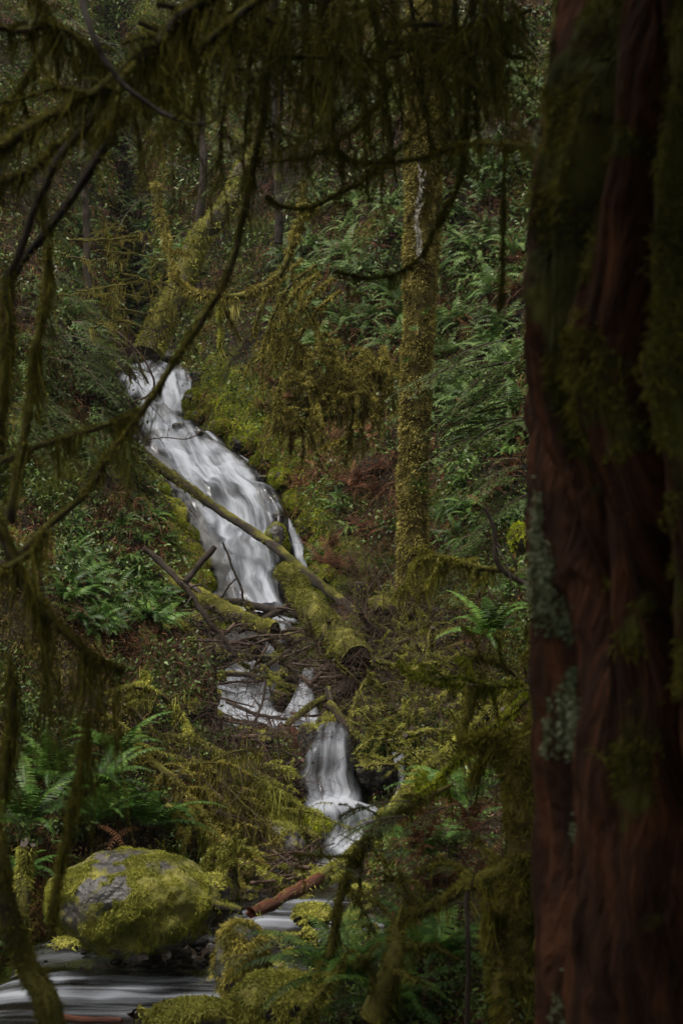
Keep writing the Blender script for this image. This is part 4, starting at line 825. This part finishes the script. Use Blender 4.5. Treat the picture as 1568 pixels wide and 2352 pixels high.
for k_ in range(90):
    u, v = R.uniform(90, 500), R.uniform(2150, 2250); 
    if k_ > 50: u, v = R.uniform(340, 500), R.uniform(2160, 2235)
    s = R.uniform(4, 15) * (1.6 if k_ > 76 else 1)
    Yv = 10.95 - (v - 2140) / 100 * .75
    rk('dark wet stone in the riffle below the big boulder', u, v + 2, Yv, s, s * .6, 300 + k_, 1, moss=-.8, dens=10, sub=2, group='stones in the riffle', name='stone', bm='wet_rock')
for k_ in range(20):
    u, v = R.uniform(560, 900), R.uniform(2040, 2240); s = R.uniform(6, 16); Yv = np.interp(v, [2040, 2100, 2150, 2240], [12, 11.2, 10.9, 10])
    rk('small mossy stone among the boulders at the right of the stream', u, v, Yv, s, s * .6, 200 + k_, 1, moss=.1, dens=3000, sub=3, group='mossy stones right of the stream', name='stone')

# ================================================================== MOSSY TANGLES
MT = dict(bm='bark', mm='moss')
def bough(label, pts, r0, r1, name='mossy_branch', **k):
    kk = dict(moss=.5, up=.4, fz=2200, fL=.03, mm='moss'); kk.update(k); return make_limb(name, label, 'branch', pts, r0, r1, **kk)
bough('highest of the three arching yellow mossy branches on the left bank', [(232, 1600, 13.3), (300, 1578, 13.4), (360, 1594, 13.5), (400, 1626, 13.6), (432, 1672, 13.6), (445, 1730, 13.6)], 7, 6, hangL=.35, hangD=16, twigs=14, twigL=.35)
bough('middle arching yellow mossy branch on the left bank', [(250, 1610, 13.2), (300, 1628, 13.2), (340, 1668, 13.2), (368, 1716, 13.2)], 6, 5, hangL=.25, hangD=14, twigs=10, twigL=.3)
bough('lowest arching yellow mossy branch on the left bank', [(240, 1640, 13), (300, 1686, 13), (335, 1722, 13), (400, 1740, 13)], 6, 5, hangL=.2, hangD=14, twigs=10, twigL=.3)
bough('thick mossy bough drooping above the small mossy boulder', [(330, 1740, 12.6), (400, 1790, 12.5), (460, 1860, 12.4), (510, 1930, 12.2), (560, 1975, 12.1)], 10, 7, hangL=.35, hangD=16, twigs=26, twigL=.5, mm='brownmoss')
bough('upper mossy bough of the shaggy mound left of the lower fall', [(430, 1690, 13.4), (500, 1730, 13.4), (560, 1775, 13.3), (610, 1830, 13.2), (650, 1890, 13.1)], 9, 5, hangL=.65, hangD=30, twigs=26, twigL=.6, mm='moss', fz=1400, tdir=(.5, 0, -.6))
bough('lower mossy bough of the shaggy mound left of the lower fall', [(440, 1740, 13), (500, 1790, 13), (550, 1850, 12.9), (600, 1920, 12.8)], 9, 5, hangL=.6, hangD=30, twigs=26, twigL=.6, mm='brownmoss', fz=1400, tdir=(.5, 0, -.6))
bough('mossy bough behind the shaggy mound, running down to the logs', [(560, 1750, 13.9), (620, 1800, 13.8), (680, 1850, 13.7)], 7, 4, hangL=.3, hangD=22, twigs=16, twigL=.4, mm='moss')
bough('short mossy bough on the slope above the big boulder', [(380, 1850, 11.8), (440, 1900, 11.7), (500, 1950, 11.6), (540, 1990, 11.5)], 8, 5, hangL=.2, hangD=18, twigs=18, twigL=.35, mm='moss')
for k_ in range(26):
    u, v = R.uniform(870, 1180), R.uniform(1500, 1800); Y = 16.4 - (v - 1500) / 300 * 2.6; a = R.normal() * .7 - .2; l = R.uniform(50, 110)
    bough('crooked yellow mossy branch in the tangle right of the cascades', [(u - math.cos(a) * l, v - math.sin(a) * l, Y + R.normal() * .3), (u - l * .3, v - R.uniform(0, 30), Y), (u + l * .3, v + R.uniform(-20, 25), Y), (u + math.cos(a) * l, v + math.sin(a) * l, Y + R.normal() * .3)], R.uniform(3, 7), 2.5, group='mossy branches in the right tangle', twigs=7, twigL=.4, fz=1100, hangL=.12, hangD=12, hn=12, wob=.9)
for k_ in range(12):
    u, v = R.uniform(880, 1090), R.uniform(1385, 1510); Y = 17.6 - (v - 1385) / 125 * .9; a = R.normal() * .6; l = R.uniform(30, 80)
    bough('low mossy branch on the bank between the thick log and the tall trunk', [(u - math.cos(a) * l, v - math.sin(a) * l, Y), (u, v - R.uniform(5, 25), Y), (u + math.cos(a) * l, v + math.sin(a) * l, Y)], R.uniform(3, 6), 2.5, group='low mossy branches below the tall trunk', twigs=7, twigL=.4, fz=1100, hangL=.12, hangD=12, hn=12, wob=.9)
for k_ in range(12):
    u, v = R.uniform(680, 900), R.uniform(820, 980); Y = R.uniform(18.3, 19.2)
    bough('shaggy olive branch drooping on the bank left of the tall trunk', [(u, v - 40, Y + .6), (u + R.uniform(-60, 30), v, Y), (u + R.uniform(-90, 60), v + 60, Y - .1)], 4, 2, group='shaggy branches on the bank', twigs=9, twigL=.6, fz=900, fL=.05, hangL=.35, hangD=10, mm='brownmoss', hw=.009)
for k_ in range(7):
    u, v = R.uniform(600, 740), R.uniform(600, 720); Y = R.uniform(18.5, 19.5)
    bough('long curved mossy branch hanging between the U shaped bough and the fern bank', [(u + 60, v - 50, Y), (u, v, Y), (u - 40, v + 70, Y), (u - 50, v + 130, Y)], 4, 2, group='curved mossy branches above the fern bank', twigs=5, twigL=.5, fz=900, fL=.04, hangL=.3, hangD=6, mm='brownmoss', hw=.009)
bough('bright mossy U shaped bough hanging across above the waterfall', [(358, 420, 14.5), (365, 480, 14.4), (384, 560, 14.3), (400, 632, 14.2), (432, 664, 14.1), (480, 680, 14), (540, 681, 14), (580, 672, 14), (628, 643, 14), (655, 605, 14), (672, 555, 14), (690, 500, 14), (700, 420, 14)], 7, 8, fz=2600, fL=.045, mm='trunkmoss', hangL=.3, hangD=9, twigs=5, twigL=.35)
bough('moss rag hanging straight down from the U shaped bough', [(504, 680, 14), (505, 720, 14), (508, 760, 14), (506, 800, 14)], 4, 3, hangL=.2, hangD=20)
for k_ in range(10):
    u, v = R.uniform(200, 420), R.uniform(540, 760)
    bough('thin mossy branch in the dim thicket left of the U shaped bough', [(u - 80, v + R.uniform(-20, 20), 20), (u, v, 20), (u + 70, v + R.uniform(-30, 30), 20)], 2.6, 1.2, group='mossy branches in the left thicket', twigs=5, twigL=.6, fz=300, fL=.03, hangL=.3, hangD=4, mm='brownmoss', wob=1.5)

# near left big ferns
for (u, v, Y, s, lab) in [(235, 1795, 11.8, .72, 'large glossy sword fern above the big boulder, nearest the drooping moss'), (215, 1870, 11.3, .75, 'large sword fern directly behind the big mossy boulder'), (330, 1880, 11.6, .8, 'sword fern between the big boulder and the shaggy mossy boughs'),
                          (60, 1880, 10.8, .9, 'sword fern behind the mossy pole at the left edge'), (120, 1780, 11.6, .8, 'shaded sword fern behind the long hanging moss rags'), (40, 2010, 9.8, .6, 'small dark fern between the mossy pole and the boulder'),
                          (270, 1720, 12.4, .8, 'sword fern under the arching yellow branches'), (800, 2240, 7.6, .75, 'glossy dark sword fern at bottom centre right'), (1000, 2180, 7.2, .6, 'dark fern in the shade beside the mossy stump'),
                          (905, 2290, 7.4, .6, 'dark fern low under the mossy boughs at bottom right'), (1130, 1440, 12.5, .75, 'sword fern left of the foreground trunk at mid height'), (1060, 1820, 10.5, .7, 'dark sword fern above the lower right mossy boughs'), (1000, 1950, 9, .7, 'dark sword fern among the boughs on the right bank')]:
    fern_fine.put(P(u, v + 30, Y) if u > 700 else hit(u, v + 25)[0] * .4 + P(u, v + 25, Y) * .6, (R.uniform(-.2, .2), R.uniform(-.2, .2), R.uniform(0, 6.28)), s, lab, 'fern')

# ================================================================== RIGHT BANK, NEARER
make_limb('mossy_tree', 'broad dark mossy trunk just left of the huge foreground trunk', 'tree', [(1200, 2500, 6.2), (1190, 2300, 6.3), (1180, 2080, 6.4), (1190, 1900, 6.5), (1205, 1760, 6.6), (1220, 1600, 6.7), (1235, 1400, 6.8)], 58, 24, moss=.6, up=0, fz=9000, fL=.032, hw=.006, mm='darkmoss', bm='treebark', ns=24, n=80, wob=1.6, part='trunk', hangL=.3, hangD=60, hn=36, sprd=.12, twigs=16, twigL=.4)  # its shade is put into the darker moss colour
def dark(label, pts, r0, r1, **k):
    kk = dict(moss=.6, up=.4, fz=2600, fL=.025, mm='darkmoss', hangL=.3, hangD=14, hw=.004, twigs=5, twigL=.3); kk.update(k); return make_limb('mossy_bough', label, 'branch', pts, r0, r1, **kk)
dark('bright edged mossy bough reaching left from the foreground trunk at mid height', [(1200, 1568, 7.5), (1124, 1575, 7.5), (1064, 1571, 7.6), (1004, 1570, 7.6), (948, 1550, 7.7), (915, 1520, 7.8)], 8, 5, mm='greenmoss', hangL=.2)
dark('thick moss rag sagging from the mid height bough', [(1082, 1576, 7.5), (1078, 1620, 7.5), (1068, 1670, 7.5), (1056, 1720, 7.5)], 13, 8, twigs=0, mm='darkmoss')
dark('short mossy arch above the mid height bough', [(1200, 1560, 8), (1150, 1528, 8), (1110, 1510, 8), (1076, 1518, 8), (1070, 1560, 8)], 6, 4, hangL=.22)
dark('mossy bough with a curtain of moss below the snag', [(1180, 1310, 10), (1120, 1306, 10), (1060, 1292, 10), (1024, 1284, 10), (980, 1278, 10), (940, 1300, 10)], 8, 4, hangL=.4, hangD=22, mm='darkmoss', twigs=8)
dark('bare dark crooked branch left of the foreground trunk', [(1112, 1165, 9), (1130, 1200, 9), (1136, 1250, 9), (1140, 1290, 9), (1160, 1314, 9), (1215, 1345, 9)], 5, 7, moss=-.6, fz=0, hangL=0, twigs=2, mm='darkmoss')
dark('long mossy bough sloping down left past the ferns', [(1215, 1600, 7.8), (1191, 1620, 7.8), (1124, 1678, 7.9), (1064, 1732, 8), (1016, 1786, 8.1), (950, 1830, 8.2), (870, 1880, 8.4)], 10, 5, mm='greenmoss', hangL=.18)
dark('low mossy bough crossing the right bank above the ferns', [(1200, 1975, 6.4), (1104, 2027, 6.5), (1024, 2063, 6.6), (960, 2095, 6.7), (904, 2123, 6.8)], 17, 10, hangL=.3, mm='darkmoss')
dark('mossy bough arching over the stream at lower right', [(1040, 1800, 7.6), (950, 1850, 7.6), (880, 1890, 7.6), (840, 1930, 7.6), (800, 2000, 7.6), (775, 2090, 7.6), (756, 2200, 7.6)], 5, 9, hangL=.25, mm='darkmoss')
dark('upright mossy limb rising from the bottom edge', [(860, 2345, 6.4), (885, 2280, 6.4), (905, 2220, 6.4), (912, 2160, 6.5), (915, 2115, 6.6)], 30, 12, hangL=.25, mm='darkmoss')
dark('leaning mossy stem at the bottom right of the stream', [(680, 2360, 7), (720, 2300, 7.1), (760, 2250, 7.2), (790, 2200, 7.4)], 10, 6, hangL=.15, mm='moss')
dark('thin dark upright stem in front of the mossy trunk', [(1072, 2352, 6), (1076, 2250, 6), (1074, 2150, 6), (1070, 2050, 6.1)], 6, 5, moss=-.4, fz=0, hangL=0, twigs=2)
bl = [(R.uniform(760, 960), R.uniform(1900, 2060), R.uniform(7.2, 8.2), R.choice([R.uniform(150, 215), R.uniform(-30, 30)]), R.uniform(.16, .3)) for _ in range(22)] + [(R.uniform(880, 1130), R.uniform(1830, 2060), R.uniform(7.2, 8), R.uniform(150, 230), R.uniform(.22, .42)) for _ in range(20)] + [(R.uniform(560, 900), R.uniform(2140, 2260), 8.5, R.uniform(120, 240), R.uniform(.2, .35)) for _ in range(12)]
spray_near = Stock([make_spray(1.1, 24, .42, 130, .016, .004) for _ in range(3)])
boughs(spray_near, bl, 'dark green hemlock spray over the lower right bank', 'hemlock sprays over the lower right bank')
for k_ in range(34):
    u, v = R.uniform(930, 1180), R.uniform(1880, 2330); fern_dead.put(P(u, v, 7.9), (R.uniform(-.4, .4), R.uniform(-.4, .4), R.uniform(0, 6)), R.uniform(.35, .6), 'withered rust brown fern in the shade of the right bank', 'fern', 'withered ferns of the right bank')

# ================================================================== DARK FOREGROUND BRANCHES (left and top)
def fg(label, pts, r0, r1, **k):
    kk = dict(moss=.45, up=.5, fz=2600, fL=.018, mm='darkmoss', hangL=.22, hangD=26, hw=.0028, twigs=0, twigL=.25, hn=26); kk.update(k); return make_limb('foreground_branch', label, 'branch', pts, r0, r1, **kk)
fg('thick mossy limb slanting from top centre down to the left edge', [(560, -60, 4.3), (480, -10, 4.3), (420, 30, 4.3), (370, 85, 4.3), (320, 135, 4.3), (240, 195, 4.3), (160, 245, 4.3), (80, 292, 4.3), (0, 342, 4.3), (-60, 380, 4.3)], 19, 14, hangL=.3, hangD=40, twigs=10, twigL=.3)
fg('bare brown stem crossing over the thick mossy limb', [(185, -40, 4.2), (192, 10, 4.15), (212, 70, 4.1), (236, 132, 4.1), (280, 190, 4.1), (340, 240, 4.1), (400, 274, 4.1)], 9, 6, moss=-.4, fz=0, hangL=0)
fg('thin dark twig continuing right from the bare brown stem', [(400, 274, 4.1), (450, 286, 4.2), (496, 272, 4.2), (505, 230, 4.2), (515, 170, 4.2)], 3, 2, moss=-.1, fz=600, hangL=0, twigs=4)
fg('second mossy limb parallel below the thick one', [(620, -20, 4.6), (520, 55, 4.6), (432, 142, 4.6), (360, 212, 4.6), (300, 238, 4.6), (240, 290, 4.6), (140, 330, 4.6), (80, 382, 4.6), (0, 424, 4.6), (-50, 450, 4.6)], 11, 8, hangL=.25, hangD=34, twigs=8)
fg('straight brown stem falling from the limbs to the left edge', [(290, 182, 4.4), (240, 235, 4.4), (200, 288, 4.4), (136, 362, 4.4), (110, 420, 4.4), (80, 482, 4.4), (45, 580, 4.4), (20, 640, 4.4)], 11, 9, moss=-.2, fz=500, hangD=8, hangL=.15)
fg('lower brown stem running alongside to the left edge', [(262, 310, 4.5), (235, 350, 4.5), (172, 440, 4.5), (132, 500, 4.5), (80, 562, 4.5), (40, 620, 4.5), (-10, 690, 4.5)], 12, 10, moss=-.2, fz=700, hangD=8, hangL=.15)
fg('long thin mossy stem hanging from the top down in front of the waterfall', [(640, -60, 5.2), (626, 60, 5.2), (612, 200, 5.2), (592, 330, 5.2), (566, 460, 5.2), (540, 580, 5.2), (512, 655, 5.2), (465, 735, 5.2), (412, 808, 5.2), (370, 880, 5.2), (328, 943, 5.2), (262, 1030, 5.2), (225, 1090, 5.2), (192, 1140, 5.2), (100, 1218, 5.2), (0, 1322, 5.2), (-60, 1380, 5.2)], 7, 9, hangL=.1, hangD=6, fz=1800)
fg('ragged mossy side branch reaching left at mid height', [(322, 942, 5.2), (280, 962, 5.2), (240, 978, 5.2), (160, 1003, 5.2), (80, 1028, 5.2), (0, 1062, 5.2), (-60, 1080, 5.2)], 4, 10, hangL=.35, hangD=34)
fg('dark mossy stem hanging at the left edge through mid height', [(110, 560, 4.8), (104, 700, 4.8), (82, 800, 4.8), (70, 920, 4.8), (50, 1040, 4.8), (20, 1200, 4.8)], 9, 12, hangL=.25, hangD=20)
fg('mossy stem at the far left edge above mid height', [(20, 640, 4.4), (15, 760, 4.4), (5, 900, 4.4), (-10, 1040, 4.4)], 16, 18, hangL=.3, hangD=22)
fg('heavy mossy bough with a long moss curtain at lower left', [(-30, 1170, 4.6), (10, 1235, 4.6), (50, 1312, 4.6), (100, 1390, 4.6), (152, 1450, 4.6), (208, 1502, 4.6), (250, 1526, 4.6), (290, 1543, 4.6)], 16, 5, hangL=.85, hangD=26, fz=4200, hn=30, sprd=.035)
fg('mossy twig crossing the left edge above the long moss curtain', [(-30, 1330, 4.4), (30, 1300, 4.4), (80, 1262, 4.4), (110, 1215, 4.4)], 9, 6, hangL=.3, hangD=30)
fg('long moss rag hanging below the curtain towards the boulder', [(205, 1640, 4.6), (190, 1740, 4.6), (172, 1830, 4.6), (152, 1930, 4.6), (132, 2040, 4.6), (118, 2120, 4.6)], 4, 8, hangL=.18, hangD=40, fz=4000)
fg('second moss rag hanging at the left beside the longest one', [(20, 1500, 4.6), (30, 1620, 4.6), (15, 1750, 4.6), (10, 1830, 4.6)], 6, 6, hangL=.35, hangD=40)
fg('thick dark mossy limb in the bottom left corner', [(-40, 1880, 4.6), (0, 1985, 4.6), (22, 2100, 4.6), (60, 2220, 4.6), (110, 2310, 4.6), (150, 2420, 4.6)], 22, 30, hangL=.12, hangD=20, fz=5200)
fg('mossy branch curving into the top left corner', [(-40, 60, 4.8), (60, 70, 4.8), (130, 60, 4.8), (200, 110, 4.8), (250, 160, 4.8)], 9, 7, hangL=.3, hangD=36, twigs=6)
fg('mossy branch hanging down the upper left edge', [(60, -40, 5.2), (120, 60, 5.2), (70, 170, 5.2), (20, 240, 5.2), (-20, 300, 5.2)], 7, 6, hangL=.3, hangD=30, twigs=6)
fg('mossy arc dipping from the top centre to the right of the long stem', [(880, 215, 5.4), (867, 240, 5.4), (832, 280, 5.4), (799, 304, 5.4), (775, 325, 5.4), (747, 344, 5.4), (710, 362, 5.4), (667, 368, 5.4), (610, 376, 5.4)], 6, 4, hangL=.1, hangD=12, fz=2200, mm='darkmoss')
fg('long thin mossy arc springing from the foreground trunk', [(1240, 372, 4.4), (1222, 350, 4.4), (1187, 331, 4.5), (1127, 329, 4.7), (1075, 330, 4.9), (1027, 345, 5), (967, 364, 5.1), (887, 376, 5.2), (807, 368, 5.3), (770, 345, 5.3)], 8, 3, hangL=.13, hangD=14, fz=2200)
fg('mossy stem hanging in a long curve in front of the tall trunk', [(1080, 140, 5.2), (1068, 280, 5.2), (1066, 360, 5.2), (1050, 430, 5.2), (1011, 500, 5.2), (979, 568, 5.2), (945, 608, 5.2), (907, 628, 5.2), (851, 638, 5.2), (810, 634, 5.2), (767, 622, 5.2)], 7, 2.5, hangL=.12, hangD=16, fz=2400)
fg('low thin mossy arc across the centre below the other arcs', [(920, 340, 5.6), (867, 384, 5.6), (827, 420, 5.6), (767, 450, 5.6), (707, 478, 5.6), (643, 472, 5.6), (610, 450, 5.6)], 5, 4, hangL=.16, hangD=16)
fg('slender moss rag hanging in front of the ferns on the right', [(1158, 340, 5), (1156, 430, 5), (1155, 520, 5), (1153, 620, 5), (1150, 700, 5)], 3, 3.5, hangL=.1, hangD=40)
fg('dark mossy stem along the upper left side of the foreground trunk', [(1290, -40, 3.6), (1272, 80, 3.6), (1262, 200, 3.6), (1258, 330, 3.6)], 10, 6, hangL=.12, hangD=20)
CL = 'dark moss laden bough drooping from the top edge'
for k_, (u, du, ve) in enumerate([(440, -60, 250), (500, -70, 330), (540, -40, 390), (585, -30, 440), (660, -20, 350), (700, 20, 300), (740, 30, 360), (780, -20, 280), (820, 30, 340), (860, 50, 420), (905, 20, 300), (950, 40, 360), (1000, 30, 320), (1045, 20, 380), (1085, 10, 300), (1120, 20, 240), (1150, -10, 180), (470, 60, 200), (760, -60, 220)]):
    Y = 5.0 + R.uniform(-.5, .9)
    fg(CL, [(u - du * .5, -90, Y), (u, 40, Y), (u + du * .5, ve * .5, Y), (u + du, ve, Y)], R.uniform(5, 9), 2.5, hangL=.34, hangD=11, twigs=9, twigL=.35, fz=900, hn=20, group='moss laden boughs along the top edge')
for k_ in range(9):
    u = R.uniform(420, 1060); v = R.uniform(-10, 130); Y = R.uniform(4.8, 5.8)
    fg('nearly level mossy branch behind the curtain at the top edge', [(u - 160, v + R.uniform(-40, 60), Y), (u - 60, v, Y), (u + 60, v + 10, Y), (u + 160, v + R.uniform(-50, 50), Y)], 8, 5, hangL=.4, hangD=10, twigs=7, fz=900, group='level mossy branches at the top edge')
o_ = make_fern(5, .12, 'deadfern', 0, np_=10, name='withered_leaf', pw=.02); o_.location = tuple(P(912, 170, 5)); tag(o_, 'curled rust red dead leaf caught in the moss at top centre', 'leaf')

# ================================================================== HUGE FOREGROUND TRUNK
def big_trunk():
    Yc = 3.55; root = empty('giant_tree', (0.95, Yc, -.2)); tag(root, 'huge dark red barked trunk with moss and pale lichen filling the right side', 'tree')
    vs = np.linspace(2800, -500, 760); th = np.concatenate([np.linspace(2.5, 5.0, 620, endpoint=False), np.linspace(5.0, 2.5 + 2 * np.pi, 120, endpoint=False)])
    left = np.interp(vs[::-1], [-700, 0, 300, 560, 900, 1300, 1600, 2352, 2900], [1330, 1285, 1240, 1212, 1200, 1213, 1218, 1228, 1236])[::-1]
    Rr = .62; left = left + 14; mb = MB(); V = np.zeros((len(vs), len(th), 3))
    sinL = Rr / Yc
    for i, (v, l) in enumerate(zip(vs, left)):
        d = ray(l, v); zz = CAMZ + Yc * d[2] / d[1]; xl = (l - 784) / FPX * Yc; alpha = math.atan2(xl, Yc); cx = Yc * math.tan(alpha + math.asin(min(.9, Rr / math.hypot(Yc, xl + Rr)))) 
        V[i, :, 0] = cx + np.cos(th) * Rr; V[i, :, 1] = Yc + np.sin(th) * Rr; V[i, :, 2] = zz
    dirs = np.stack([np.cos(th), np.sin(th), 0 * th], -1)[None] + 0 * V
    q = np.stack([np.cos(th)[None] * Rr * 1 + 0 * V[..., 0], np.sin(th)[None] * Rr + 0 * V[..., 0], V[..., 2]], -1)
    wq = q + (np.stack([fbm(q * [1, 1, .8] * 2, 2, 50), fbm(q * 2 + 5, 2, 51), 0 * q[..., 0]], -1) - .5) * .08
    rg = 1 - np.abs(fbm(wq * [5, 5, .55], 3, 60) - .5) * 4.2; rg2 = 1 - np.abs(fbm(wq * [14, 14, 1.8], 3, 61) - .5) * 3
    pl = fbm(q * [8, 8, 3], 3, 63) - .5
    AA = np.broadcast_to(th[None], V.shape[:2]) + (fbm(q * [0, 0, 1.3], 3, 77) - .5) * .28
    cz = np.clip((V[..., 2] - 1.1) / .5, 0, 1) * np.clip((4.0 - V[..., 2]) / .5, 0, 1)
    crk = np.exp(-((AA - 3.92) / .055) ** 2) * cz + .8 * np.exp(-((AA - 4.12 + (V[..., 2] - 1.6) * .12) / .05) ** 2) * np.clip((2.2 - V[..., 2]) / .4, 0, 1) * np.clip((V[..., 2] - .6) / .4, 0, 1)
    h = -crk * .3 - np.clip(rg, 0, 1) ** 1.6 * .19 - np.clip(rg2, 0, 1) * .03 + pl * .03 + (fbm(q * [26, 26, 9], 3, 62) - .5) * .03
    st = fbm(wq * [9, 9, .45] + 3, 3, 64) * 11; fr_ = st - np.floor(st); h = h + (np.floor(st) + np.clip(fr_ / .12, 0, 1)) / 11 * .22 - .11
    cr_ = 0
    V = V + dirs * h[..., None]; n, k = len(vs), len(th)
    um = (784 + FPX * V[..., 0] / (V[..., 1] * cP + (V[..., 2] - CAMZ) * sP)); um = np.where(V[..., 1] > .5, um, 9999).min(1)
    tgt = np.interp(vs, [-700, 0, 300, 560, 900, 1300, 1600, 2352, 2900], [1330, 1285, 1240, 1212, 1200, 1213, 1218, 1228, 1236]); df = (tgt - um) * Yc / FPX
    df = np.convolve(np.pad(df, 25, mode='edge'), np.ones(51) / 51, 'valid'); V[..., 0] += df[:, None]
    mo = np.clip((fbm(q * [2.2, 2.2, .9], 4, 70) - .5) * 3.4 + .02 + (fbm(q * 9, 3, 71) - .5) * 1.5 + .25 * np.clip((V[..., 2] - 2.75) / .5, -1.2, .25) - 1.0 * np.clip((3.42 - AA) / .08, 0, 1) - crk * 1.0 + .2 * np.clip((V[..., 2] - 2.1) / .3, 0, 1) + .35 * np.clip((AA - 4.1) / .1, 0, 1) + .7 * np.clip((AA - 3.98) / .05, 0, 1) * np.clip((V[..., 2] - 2.7) / .3, 0, 1), -.6, 1)
    i = np.arange(n - 1)[:, None] * k; j = np.arange(k)[None]; F = np.stack([i + j, i + (j + 1) % k, i + k + (j + 1) % k, i + k + j], -1).reshape(-1, 4)
    s = V[..., 2]; uv = np.stack([np.broadcast_to(th[None] * Rr, s.shape), s], -1)
    mb.add(V.reshape(-1, 3), F, np.clip(.5 + h * 4, 0, 1).ravel(), mo.ravel(), uv.reshape(-1, 2))
    bk = mat('cedar_bark', [(.010, .006, .004), (.050, .020, .011), (.15, .058, .025)], .85, .25, moss=[(.03, .032, .01), (.10, .10, .025)], scale=4, bump=.7, attr=False, grain=True)
    o = mb.build('trunk', bk, root, tuple(root.location))
    P3 = V.reshape(-1, 3); D3 = dirs.reshape(-1, 3); m3 = mo.ravel(); q3 = q.reshape(-1, 3); front = D3[:, 1] < .35
    def tufts(sel, N, L, W, name, mm, droop=.5, fan=.6):
        idx = R.choice(np.where(sel)[0], N); p = P3[idx] + R.normal(size=(N, 3)) * .006; cl = fbm(p * 12, 2, 9); keep = cl > .42; p, dd, cl = p[keep], D3[idx][keep], cl[keep]
        m = MB(); ribbons(m, p, unit(dd + R.normal(size=dd.shape) * fan), L * (.4 + R.random(len(p))) * (.5 + cl), W, 2, droop, rnd=np.clip(cl * .8 + R.random(len(p)) * .3, 0, 1), curl=.2); m.build(name, M[mm], o, tuple(root.location))
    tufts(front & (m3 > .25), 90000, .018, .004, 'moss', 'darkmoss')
    M['lichen2'] = mat('pale_lichen', [(.10, .13, .07), (.22, .27, .15), (.34, .38, .24)], .9, .2, scale=6)
    a = np.arctan2(D3[:, 1], D3[:, 0]); lw = fbm(q3 * [4, 4, 2.2], 4, 90); strip = (fbm(q3 * [14, 14, 6], 2, 93) > .42) & (np.abs((a % (2 * np.pi)) - 3.28 - (lw - .5) * .22) < (.055 + .18 * np.clip(fbm(q3 * 3, 2, 95) - .35, 0, 1)) * np.clip((2.9 - P3[:, 2]) / .8, .0, 1) + .01)
    patch = (fbm(q3 * [7, 7, 5], 3, 91) > .60) & (a % (2 * np.pi) > 4.15) & (P3[:, 2] < 2.2)
    tufts(front & (strip | patch), 60000, .011, .005, 'lichen', 'lichen2', .1, .9)
    # crown of the same tree, out of view above the camera, added to shade the foreground
    N = 26000; c = MB(); th_ = R.random(N) * 6.28; rad_ = 6.5 * np.sqrt(R.random(N)); x = 0.5 + np.cos(th_) * rad_; y = 1.0 + np.sin(th_) * rad_
    z = 5.2 + np.maximum(y, 0) * .52 + R.random(N) ** 1.5 * 3.5; p = np.stack([x, y, z], -1); keep = (fbm(p * .7, 2, 99) > .50); p = p[keep]; NN = len(p)
    ribbons(c, p, unit(R.normal(size=(NN, 3)) * [1, 1, .3]), .45 * (.5 + R.random(NN)), .16, 3, .4, prof=[.5, 1, .8]); c.build('shade_crown', M['needle'], root, tuple(root.location))
    lb = MB()
    for k_ in range(16):
        a_ = R.random() * 6.28; s0 = np.array([1.7, Yc, 5.2 + R.random() * 2.5 + 1]); e0 = s0 + [math.cos(a_) * 4, math.sin(a_) * 4, .8 + max(0, math.sin(a_)) * 2]; tube(lb, spline([s0, (s0 + e0) / 2 + [0, 0, .5], e0], 20), np.linspace(.07, .02, 20), 6)
    lb.build('limb', M['bark'], root, tuple(root.location))
big_trunk()
hz = MB(); _x0, _x1, _y0, _y1, _z0, _z1 = -60, 60, -20, 60, -8, 45
hz.add([[x, y, z] for x in (_x0, _x1) for y in (_y0, _y1) for z in (_z0, _z1)], [[0, 1, 3, 2], [4, 6, 7, 5], [0, 4, 5, 1], [2, 3, 7, 6], [0, 2, 6, 4], [1, 5, 7, 3]])
hm = bpy.data.materials.new('haze'); hm.use_nodes = True; hm.node_tree.nodes.remove(hm.node_tree.nodes['Principled BSDF'])
pv = hm.node_tree.nodes.new('ShaderNodeVolumePrincipled'); pv.inputs['Color'].default_value = (.85, .88, .92, 1); pv.inputs['Density'].default_value = .0004
hm.node_tree.links.new(pv.outputs[0], hm.node_tree.nodes['Material Output'].inputs['Volume'])
HZ = hz.build('haze', hm, smooth=False); tag(HZ, 'thin damp air filling the gorge', 'haze', kind='stuff')
for s_ in (fern_blue, fern_green, fern_dead, fern_fine, spray_far, spray_blue, shrub, shrub_bud, spray_near): s_.clean()
print('OBJECTS', len(bpy.data.objects), 'POLYS', sum(len(m.polygons) for m in bpy.data.meshes))
